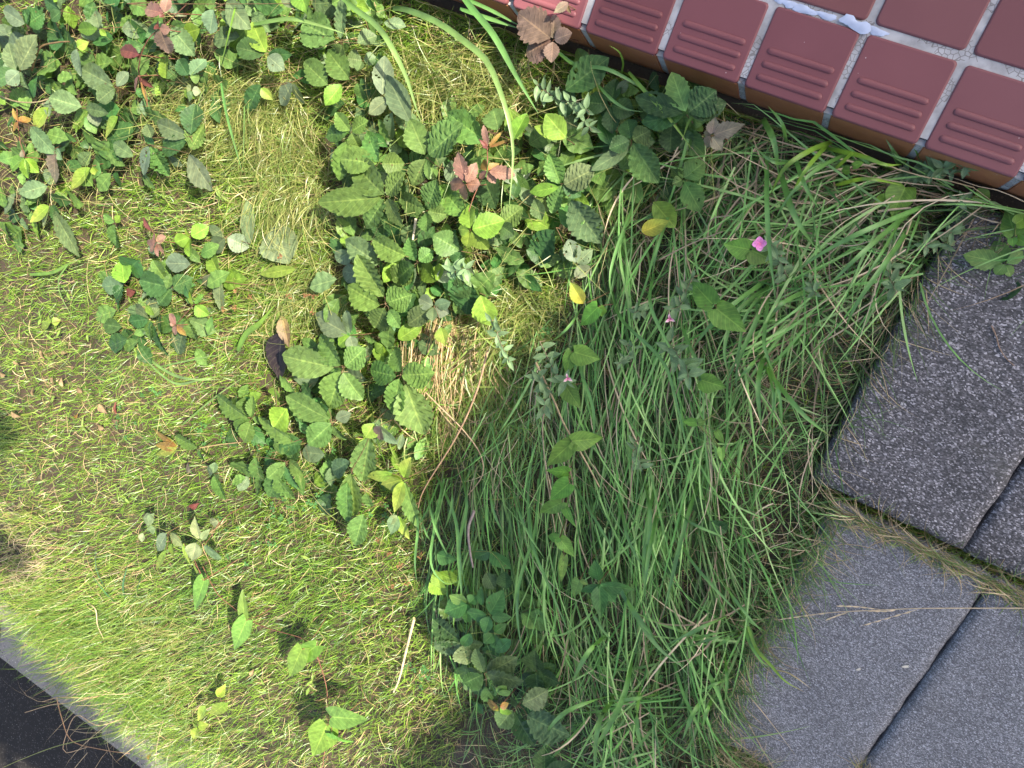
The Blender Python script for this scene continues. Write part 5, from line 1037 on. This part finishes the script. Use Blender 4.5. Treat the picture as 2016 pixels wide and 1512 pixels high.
tuft('tuft of long combed blades running down the left of the shaded grass', 'F', (480, 30), [([(440, -20), (330, 260), (290, 430), (310, 560)], 24), ([(300, 480), (350, 650), (560, 860), (640, 1020), (760, 1540)], 24), ([(540, 400), (520, 570), (600, 760), (690, 920)], 26), ([(650, 0), (560, 260), (525, 450)], 22), ([(660, 600), (740, 800), (800, 960), (800, 1200)], 24), ([(90, 790), (130, 960), (200, 1200), (180, 1500)], 24), ([(400, 30), (330, 330)], 26), ([(165, 540), (60, 700), (-60, 800)], 20)])
tuft('tuft arching down at the border of the sun with blades like a fountain', 'I', (720, -40), [([(560, 50), (600, 210), (585, 420), (600, 560)], 20), ([(700, -40), (800, 190), (820, 450), (842, 700)], 26), ([(740, -20), (700, 180), (670, 420), (740, 530), (830, 520)], 22), ([(780, -60), (780, 120), (740, 250)], 20), ([(640, -20), (690, 230), (780, 430)], 20), ([(980, -60), (1000, 150), (1090, 330)], 20), ([(830, -60), (860, 120), (820, 340), (850, 560)], 22), ([(600, 80), (640, 260), (690, 330)], 18)])
tuft('tuft of long blades hanging in the middle of the shaded grass', 'I', (1180, 0), [([(1180, -30), (1200, 300), (1300, 560), (1400, 800)], 22), ([(1240, -20), (1220, 260), (1130, 560), (1140, 820), (1190, 980)], 22), ([(1080, -30), (1160, 220), (1280, 420)], 18), ([(1420, 0), (1600, 300), (1640, 420)], 20), ([(1800, -40), (1830, 200), (1780, 480)], 26), ([(1650, 500), (1760, 700), (1890, 860)], 48), ([(1500, 600), (1540, 720), (1640, 860)], 26), ([(1880, 100), (1820, 400), (1790, 640)], 24)])
tuft('tuft of arching blades at the bottom centre, beside the bluish creeper', 'I', (1640, 1180), [([(1650, 1120), (1500, 1160), (1360, 1230), (1250, 1360)], 28), ([(1740, 900), (1700, 1100), (1620, 1270), (1500, 1460)], 34), ([(1600, 800), (1500, 900), (1400, 1090)], 30), ([(1880, 1110), (1760, 1140), (1580, 1160)], 30), ([(1640, 1130), (1560, 1270), (1530, 1512)], 32), ([(1780, 1080), (1760, 1280), (1800, 1450)], 30)], cols=((.10, .23, .045), (.16, .30, .08)))
tuft('tuft with three broad blades falling onto the edge of the grey slab', 'S', (160, 200), [([(100, 60), (240, 310), (330, 460), (410, 680)], 36), ([(80, 300), (130, 480), (200, 640), (280, 820)], 26), ([(480, 0), (530, 60), (640, 140)], 26), ([(505, 60), (530, 180), (600, 300), (660, 350)], 26), ([(40, 220), (240, 110), (420, 30)], 36), ([(160, 190), (300, 150), (430, 130)], 22), ([(320, 510), (280, 610), (250, 720)], 26), ([(300, 470), (200, 620), (130, 790)], 30), ([(480, 150), (400, 180), (310, 240)], 28), ([(390, 250), (400, 420), (390, 560)], 24), ([(440, 400), (320, 450), (200, 520)], 24)], h=(.05, .13, .08), cols=((.10, .24, .045), (.16, .31, .075)))
tuft('tuft of long blades right of the small weeds below the lone pointed leaf', 'J', (250, 20), [([(290, 10), (370, 150), (450, 220), (610, 290), (660, 335)], 24), ([(330, 240), (440, 420), (560, 560), (720, 730)], 22), ([(570, 470), (680, 640), (815, 800)], 22), ([(240, 20), (190, 300), (180, 560)], 24), ([(470, 0), (380, 300), (280, 720)], 26), ([(700, 780), (560, 820), (380, 880)], 20), ([(640, 690), (500, 760), (300, 860)], 26), ([(50, 0), (100, 300), (230, 520)], 22)])
tuft('short bluish tuft alone on the sunny lawn', 'H', (690, 620), [([(690, 610), (560, 420), (538, 250)], 15), ([(720, 605), (700, 480), (722, 368)], 18), ([(765, 590), (780, 500), (808, 410)], 13), ([(700, 625), (620, 540), (520, 425)], 15)], h=(.0, .05, .08), cols=((.05, .14, .045), (.08, .18, .07)))
# ------------------------------------------------------------------ straws, stalks and twigs
def straw(label, c, pts, w, h, col=(.40, .31, .20), name='straw_stem', z0=None, m='dry'):
    P = blade_pts(c, pts, h, 24, z0); o = P[0].copy(); a = Acc(); tube(a, P - o, w / CROP[c][2] * mpp(P[12]) / 2, w * .6 / CROP[c][2] * mpp(P[12]) / 2, col, 5)
    return place(tag(a.build(name, MAT[m]), label, 'stem', 'loose straws and stems'), o)
straw('thick tan straw slanting down right across the lime vine leaves', 'M', [(735, 40), (830, 240), (900, 400), (1000, 570), (1095, 745)], 15, (.14, .16, .12), (.38, .29, .17))
straw('brown stem slanting down left along the shade border to the bright lime leaves', 'M', [(462, -30), (400, 200), (290, 450), (100, 760), (62, 890)], 13, (.12, .15, .1), (.27, .18, .11))
straw('thin tan stem running straight down beside the lime vine', 'M', [(790, 260), (772, 420), (795, 680), (845, 1000)], 9, (.14, .12))
straw('hooked dry stem at the lower rim of the sunny straw', 'M', [(110, 210), (200, 300), (320, 420), (420, 560), (430, 680), (350, 790)], 9, (.1, .12, .08), (.45, .32, .2))
straw('dry stem bent like a hook at the top of the shaded grass', 'F', [(570, 320), (750, 230), (930, 160)], 10, (.1, .12))
straw('curled dry blade looping above the yellowish pointed leaf', 'F', [(855, 300), (845, 180), (870, 90), (990, 68)], 10, (.08, .13))
straw('bleached dry strip in the grass near the head of the dark slab', 'G', [(860, 440), (960, 425), (1110, 412)], 22, (.08, .09), (.5, .40, .26))
straw('second bleached dry strip, just below the first one', 'G', [(885, 582), (960, 575), (1050, 560)], 22, (.08, .09), (.5, .40, .27))
straw('thin pale stem curving through the shade towards the dark slab', 'G', [(390, 655), (560, 690), (700, 690), (890, 632)], 10, (.1, .1), (.44, .34, .24))
straw('stiff straw standing up between the broad blades and the dark slab', 'G', [(1110, 500), (1070, 620), (1025, 740)], 18, (.09, .08), (.42, .34, .2))
straw('forked dry stem bending over the top of the dark slab', 'G', [(1825, 400), (1800, 480), (1740, 560), (1660, 660), (1570, 770)], 12, (.04, .08, .03), (.34, .26, .16))
straw('dark twig lying on the dark slab near the right edge', 'G', [(1708, 1290), (1745, 1375), (1765, 1450), (1815, 1530), (1880, 1590)], 11, (.003, .003), (.26, .18, .13), z0=Z0)
straw('long red brown runner lying over the kerb', 'Q', [(1000, 850), (740, 960), (480, 960), (330, 995)], 10, (.05, .09, .06), (.45, .30, .16))
straw('pale runner hanging over the kerb in a long curve', 'Q', [(940, 870), (620, 990), (400, 1020), (195, 1080)], 9, (.05, .09, .06), (.45, .32, .18))
straw('looped pale straw hanging down the kerb face', 'Q', [(980, 1120), (760, 1180), (600, 1100), (520, 1240), (500, 1390), (680, 1350)], 8, (.05, .1, .06), (.45, .32, .2))
straw('long reddish straw sweeping over the gutter', 'Q', [(440, 960), (480, 1120), (560, 1300), (800, 1370), (1010, 1400)], 8, (.06, .09, .08), (.36, .22, .13))
straw('long thin green stem sticking out over the road', 'Q', [(1080, 1180), (800, 1260), (450, 1340), (180, 1440), (30, 1505)], 9, (.05, .12, .12), (.22, .24, .08))
straw('bare brown twig at the left of the top left tangle', 'A', [(180, 400), (205, 320), (238, 262), (330, 240), (395, 236)], 14, (.1, .16), (.20, .13, .06))
straw('pale twig reaching in from the left edge to the flat oval leaf', 'A', [(-10, 540), (90, 575), (200, 580), (280, 560)], 11, (.08, .12), (.3, .24, .13))
straw('white snapped stem end in the middle of the creeper patch', 'B', [(630, 1240), (622, 1300), (612, 1360)], 18, (.1, .1), (.55, .48, .36))
straw('yellow stalk standing in the turf beside the narrow leaves', 'E', [(280, 0), (350, 230), (440, 490)], 6, (.06, .1), (.25, .26, .08))
straw('dry wisp on the brown patch of lawn', 'Q', [(640, 205), (740, 270), (760, 400), (810, 510)], 10, (.03, .06, .04), (.5, .4, .25))
straw('knotted dry straw bundle end near the bottom edge', 'I', [(580, 720), (540, 880), (500, 1040), (470, 1110)], 18, (.03, .05), (.5, .42, .25))
straw('grey seed spike hanging at the upper edge of the lower shaded clump', 'M', [(385, 880), (352, 980), (360, 1100), (378, 1200)], 20, (.13, .14, .12), (.26, .21, .19))
# the dry flowering stalk on the grey slab
def stalk():
    c = 'L'; o = atz(*cx(c, 1900, 357), Z0); t = thing('grass_stalk', 'long dry grass stalk with slender seed branches lying straight across the grey slab', 'grass stalk', o)
    def path(pts, h0, h1): return spline([atz(*cx(c, *p), Z0 + h) for p, h in zip(pts, np.linspace(h0, h1, len(pts)))], 24) - o
    a = Acc(); tube(a, path([(1960, 357), (1600, 357), (1130, 359), (830, 372), (600, 382), (390, 400), (100, 443)], .012, .006), .0014, .0006, (.52, .41, .27)); a.build('stem', MAT['dry'], t)
    for pts, rows in (([(1120, 368), (920, 425), (705, 488)], 5), ([(850, 366), (700, 346), (535, 340)], 5), ([(640, 380), (560, 405), (475, 437)], 4), ([(1000, 365), (880, 378), (760, 374)], 4), ([(480, 390), (300, 412), (100, 443)], 6)):
        a = Acc(); P = path(pts, .01, .006); tube(a, P, .0006, .0003, (.5, .4, .26), 4)
        for k in range(rows):
            i = int((k + .6) / rows * 20); d = nz_(P[min(i + 3, 23)] - P[i]); e = P[i] + d * .017 + np.array([0, 0, .0015]); SEED[0] += 1
            a.add(*leaf_geo(P[i], e, .0034, 'ln', rnd.uniform(-.5, .5), .5, .05, 0, 0, 4, np.array((.56, .45, .30)), None, nu=6, nv=1, seed=SEED[0]))
        a.build('seed_branch', MAT['dry'], t)
stalk()
def chaff(label, c, x, y, an, l):
    p = atz(*cx(c, x, y), Z0 + .0025); a = Acc()
    for k in (-.12, .1): SEED[0] += 1; d = np.array([math.cos(an + k), math.sin(an + k), .05]); a.add(*leaf_geo(p * 0, d * l, l * .28, 'ln', 0, .4, .05, 0, 0, 4, np.array((.62, .58, .5)), None, nu=6, nv=1, seed=SEED[0]))
    place(tag(a.build('chaff', MAT['dry']), label, 'chaff', 'bits of pale chaff on the grey slab'), p)
chaff('white split husk on the grey slab, left of the thin joint', 'L', 1008, 782, .75, .016)
chaff('thin pale splinter on the grey slab, left of the white husk', 'L', 680, 805, 1.0, .012)

# ------------------------------------------------------------------ hairy grey-green primrose plants
def prim(label, c, pts, h, size=1.0, nodes=7, flower=None, bud=None, dense=1.0):
    if c in 'FEM': h = tuple(v + .05 for v in h)
    P = blade_pts(c, pts, h, 26); o = P[0].copy(); o[2] = float(soil(o[0], o[1])) if P[0][2] < -.08 or P[0][1] > -.5 else P[0][2] - .03
    t = thing('hairy_primrose', label, 'plant', o, 'hairy grey-green primrose plants')
    a = Acc(); f = o.copy(); tube(a, spline([f, (f + P[0]) / 2 + np.array([.005, 0, 0]), P[0]], 5) - o, .0013, .0012, (.17, .13, .08)); tube(a, P - o, .0012, .0008, (.17, .15, .09)); a.build('stem', MAT['dry'], t)
    a = Acc()
    for k in range(nodes):
        i = int((k + .5) / nodes * 25); p = P[i]; n = 4 if k == nodes - 1 else rnd.choice([2, 2, 3]); an = rnd.uniform(0, 6.28)
        for j in range(int(round(n * dense))):
            t_ = an + j * 6.283 / n + rnd.uniform(-.4, .4); l = rnd.uniform(.014, .028) * size; e = p + l * np.array([math.cos(t_), math.sin(t_), rnd.uniform(-.3, .45)]); SEED[0] += 1
            a.add(*leaf_geo(p - o, e - o, l * rnd.uniform(.36, .5), 'pt', rnd.uniform(-.5, .5), .32, .12, .02, .02, 4, np.array((.13, .215, .095)) * rnd.uniform(.8, 1.25), (.16, .25, .12), nu=10, nv=2, seed=SEED[0]))
    a.build('foliage', MAT['leaf'], t)
    if flower:
        p = ath(*cx(c, *flower), h[-1] + .02); a = Acc()
        for k in range(4):
            t_ = k * 1.571 + .5; e = p + .0135 * np.array([math.cos(t_), math.sin(t_), .25]); SEED[0] += 1
            a.add(*leaf_geo(p - o, e - o, .0125, 'ov', rnd.uniform(-.3, .3), .15, .1, .03, 0, 4, np.array((.80, .22, .55)), (.86, .32, .65), nu=8, nv=2, seed=SEED[0]))
        tube(a, [p - o + np.array([0, 0, -.004]), p - o + np.array([0, 0, .004])], .0015, .001, (.8, .6, .4)); a.build('flower', MAT['petal'], t)
    if bud:
        p = ath(*cx(c, *bud), h[-1] + .01); a = Acc()
        for k in range(3):
            e = p + .011 * np.array([math.cos(k * 2.1), math.sin(k * 2.1), .5]); SEED[0] += 1; a.add(*leaf_geo(p - o, e - o, .006, 'ln', .3, .5, .1, 0, 0, 4, np.array((.55, .06, .25)), (.8, .55, .6), nu=6, nv=1, seed=SEED[0]))
        a.build('bud', MAT['petal'], t)
prim('hairy plant carrying the open pink flower', 'F', [(1300, 420), (1260, 350), (1235, 280), (1190, 215)], (.05, .12), 1.1, 6, flower=(1140, 230))
prim('hairy plant with a dark pink bud in the shaded long grass', 'F', [(760, 420), (720, 500), (690, 580), (640, 600)], (.08, .13), 1.0, 7, bud=(632, 655))
prim('hairy plant with a dark pink bud at the sun border, beside the lime vine', 'E', [(1620, 640), (1680, 760), (1740, 860), (1790, 850)], (.1, .15), 1.25, 6, bud=(1782, 848))
prim('hairy star-shaped plant just below the budded one by the lime vine', 'E', [(1600, 820), (1640, 900), (1660, 960), (1640, 1030)], (.1, .14), 1.35, 6)
prim('thin hairy plant with grey dead stems at the sun border below the creeper patch', 'E', [(1340, 520), (1400, 580), (1380, 600), (1450, 760)], (.1, .14), 1.1, 7)
prim('pale hairy shoot tip standing in the middle of the shaded grass', 'F', [(620, 780), (680, 870), (720, 920), (735, 990)], (.1, .17), 1.5, 7)
prim('hairy plant leaning out of the sun towards the dark creeper by the step', 'P', [(290, 640), (460, 760), (600, 780), (700, 860)], (.08, .16), 1.2, 9)
prim('hairy plant tip below the leaning one, over the dark creeper', 'P', [(560, 820), (660, 920), (720, 1000)], (.1, .13), 1.0, 4)
prim('cushion of hairy foliage growing from under the last visible tiles', 'T', [(330, 380), (450, 370), (560, 330), (640, 320)], (.05, .11), 1.0, 16, dense=1.6)
prim('hairy sprig poking up against the tile edge right of the cushion', 'T', [(640, 330), (720, 350), (790, 320), (830, 290)], (.08, .12), .9, 5)
prim('hairy sprig standing at the head of the dark slab', 'G', [(1530, 470), (1520, 400), (1500, 350), (1440, 370)], (.04, .1), 1.0, 6)
prim('hairy tangle lying on the top corner of the dark slab', 'G', [(1680, 470), (1560, 480), (1480, 560), (1400, 600)], (.04, .07), .9, 14, dense=1.4)
prim('hairy sprig hanging over the left edge of the dark slab', 'G', [(1420, 640), (1340, 680), (1270, 690), (1200, 705)], (.05, .08), 1.1, 6)
prim('hairy stem climbing beside the straw left of the dark slab', 'G', [(960, 720), (980, 800), (940, 880), (990, 1030)], (.06, .1), 1.25, 8)
prim('small hairy sprig low among the broad blades', 'F', [(1440, 400), (1430, 450), (1460, 520)], (.04, .07), .9, 4)
prim('tiny hairy sprig left of the narrow dark gap in the shaded grass', 'F', [(480, 600), (430, 620), (700, 560)][:2], (.07, .1), .9, 4)
prim('hairy twig with small leaves low in the shaded long grass', 'F', [(380, 800), (430, 830), (330, 920)], (.07, .09), .9, 6)
prim('small hairy leaves hanging at the lower end of the shaded vine', 'M', [(1290, 490), (1310, 560), (1330, 640)], (.08, .1), 1.1, 5)
prim('hairy leaves in the middle of the creeper patch lit by the sun', 'E', [(1090, 240), (1150, 230), (1220, 230)], (.1, .13), 1.2, 5)

# ------------------------------------------------------------------ seed heads and dry crumbs, each one a small thing
def seed_head(c, x, y, label, foot, group):
    P = ath(*cx(c, x, y), .09); F = ath(*cx(c, *foot), .01); t = thing('seed_head', label, 'seed head', F, group)
    a = Acc(); tube(a, spline([F, (F + P) / 2 + np.array([0, 0, .02]), P], 8) - F, .0005, .0004, (.2, .16, .06), 4); a.build('stem', MAT['dry'], t)
    a = Acc()
    for k in range(13):
        d = nz_(np.array([rnd.gauss(0, 1), rnd.gauss(0, 1), rnd.gauss(.3, .7)])); SEED[0] += 1
        b_ = P + np.array([rnd.uniform(-.005, .005), rnd.uniform(-.005, .005), rnd.uniform(-.003, .003)])
        a.add(*leaf_geo(b_ - F, b_ + d * rnd.uniform(.005, .009) - F, .0032, 'ln', 0, .6, 0, 0, 0, 4, np.array((.15, .07, .03)) * rnd.uniform(.7, 1.3), (.24, .13, .06), nu=4, nv=1, seed=SEED[0]))
    a.build('spikelet', MAT['dry'], t)
for x, y in ((1640, 530), (1735, 525), (1782, 530), (1340, 495), (1270, 600), (1335, 592), (1775, 610), (1590, 300), (1420, 535)):
    seed_head('D', x, y, 'rusty seed head of a rush rising from the fine grass above the black dead leaf', (x + 30, y - 130), 'rusty rush seed heads')
for x, y in ((1280, 1050), (1345, 1125), (1400, 1190), (1360, 1310), (1520, 1140), (1440, 1285)):
    seed_head('N', x, y, 'dark brown seed head over the lawn left of the shaded long grass', (x + 160, y - 170), 'dark seed heads at the sun border')
seed_head('N', 772, 470, 'rusty seed head caught on a green creeper leaf in the sunny clump', (790, 430), None)
def crumb(c, x, y, s_, label, sty='t'):
    an = rnd.uniform(0, 6.28); P = ath(*cx(c, x, y), .045); l = s_ / CROP[c][2] * mpp(P); a = Acc(); d = np.array([math.cos(an), math.sin(an), 0.1])
    SEED[0] += 1; st = ST[sty]; a.add(*leaf_geo(-d * l / 2, d * l / 2, l * .6, 'pt', rnd.uniform(-.6, .6), .5, .4, .12, .08, 4, np.array(st[0]) * rnd.uniform(.7, 1.4), st[1], nu=8, nv=2, seed=SEED[0], curl=-.4))
    place(tag(a.build('dry_leaf_scrap', MAT['dry']), label, 'dead leaf', 'dry leaf scraps on the lawn'), P)
for x, y, s_ in ((240, 862, 50), (365, 850, 46), (410, 938, 40), (297, 1006, 40), (185, 1070, 44), (88, 1198, 62), (570, 1268, 60), (585, 1168, 70), (655, 1240, 60), (10, 965, 60), (352, 1015, 50), (450, 1060, 50), (90, 905, 36)):
    crumb('D', x, y, s_, 'small curled tan leaf scrap lying in the left lawn')
crumb('D', 432, 1206, 36, 'tiny orange leaf scrap in the middle of the left lawn', 'o')
crumb('D', 740, 510, 90, 'reddish brown shrivelled leaf beside the half lime, half dark leaflet', 'd')
crumb('D', 655, 1162, 60, 'rust red curled leaf scrap on the bare spot of the lawn', 'd')
crumb('N', 240, 850, 70, 'dark red dry leaf above the lawn vine', 'd')
crumb('N', 655, 1055, 44, 'small tan leaf scrap below the sunny clump', 't')
crumb('H', 1430, 970, 50, 'upright tan leaf scrap in the lawn beside the folded heart-shaped pair', 't')
crumb('Q', 1165, 1425, 60, 'orange brown leaf scrap lying on the kerb', 'o')

# wisps of fine grass standing through the creeper leaves
tuss('leaf_wisps', [(150, 150, 120, 90, 260, 100, 80, .08, .2, .06), (330, 120, 100, 80, 220, 100, 60, .08, .2, .06), (120, 330, 90, 60, 240, 100, 80, .08, .18, .05), (820, 380, 120, 90, 130, 95, 60, .08, .2, .08), (1050, 400, 90, 70, 160, 95, 60, .08, .2, .08), (1300, 300, 80, 60, 120, 100, 60, .1, .22, .06), (620, 880, 90, 60, 130, 95, 60, .07, .16, .06), (330, 600, 90, 70, 220, 95, 70, .07, .16, .04)], ((.13, .23, .035), (.42, .34, .16)), (.0009, .0017), 'grass', (20, 70))
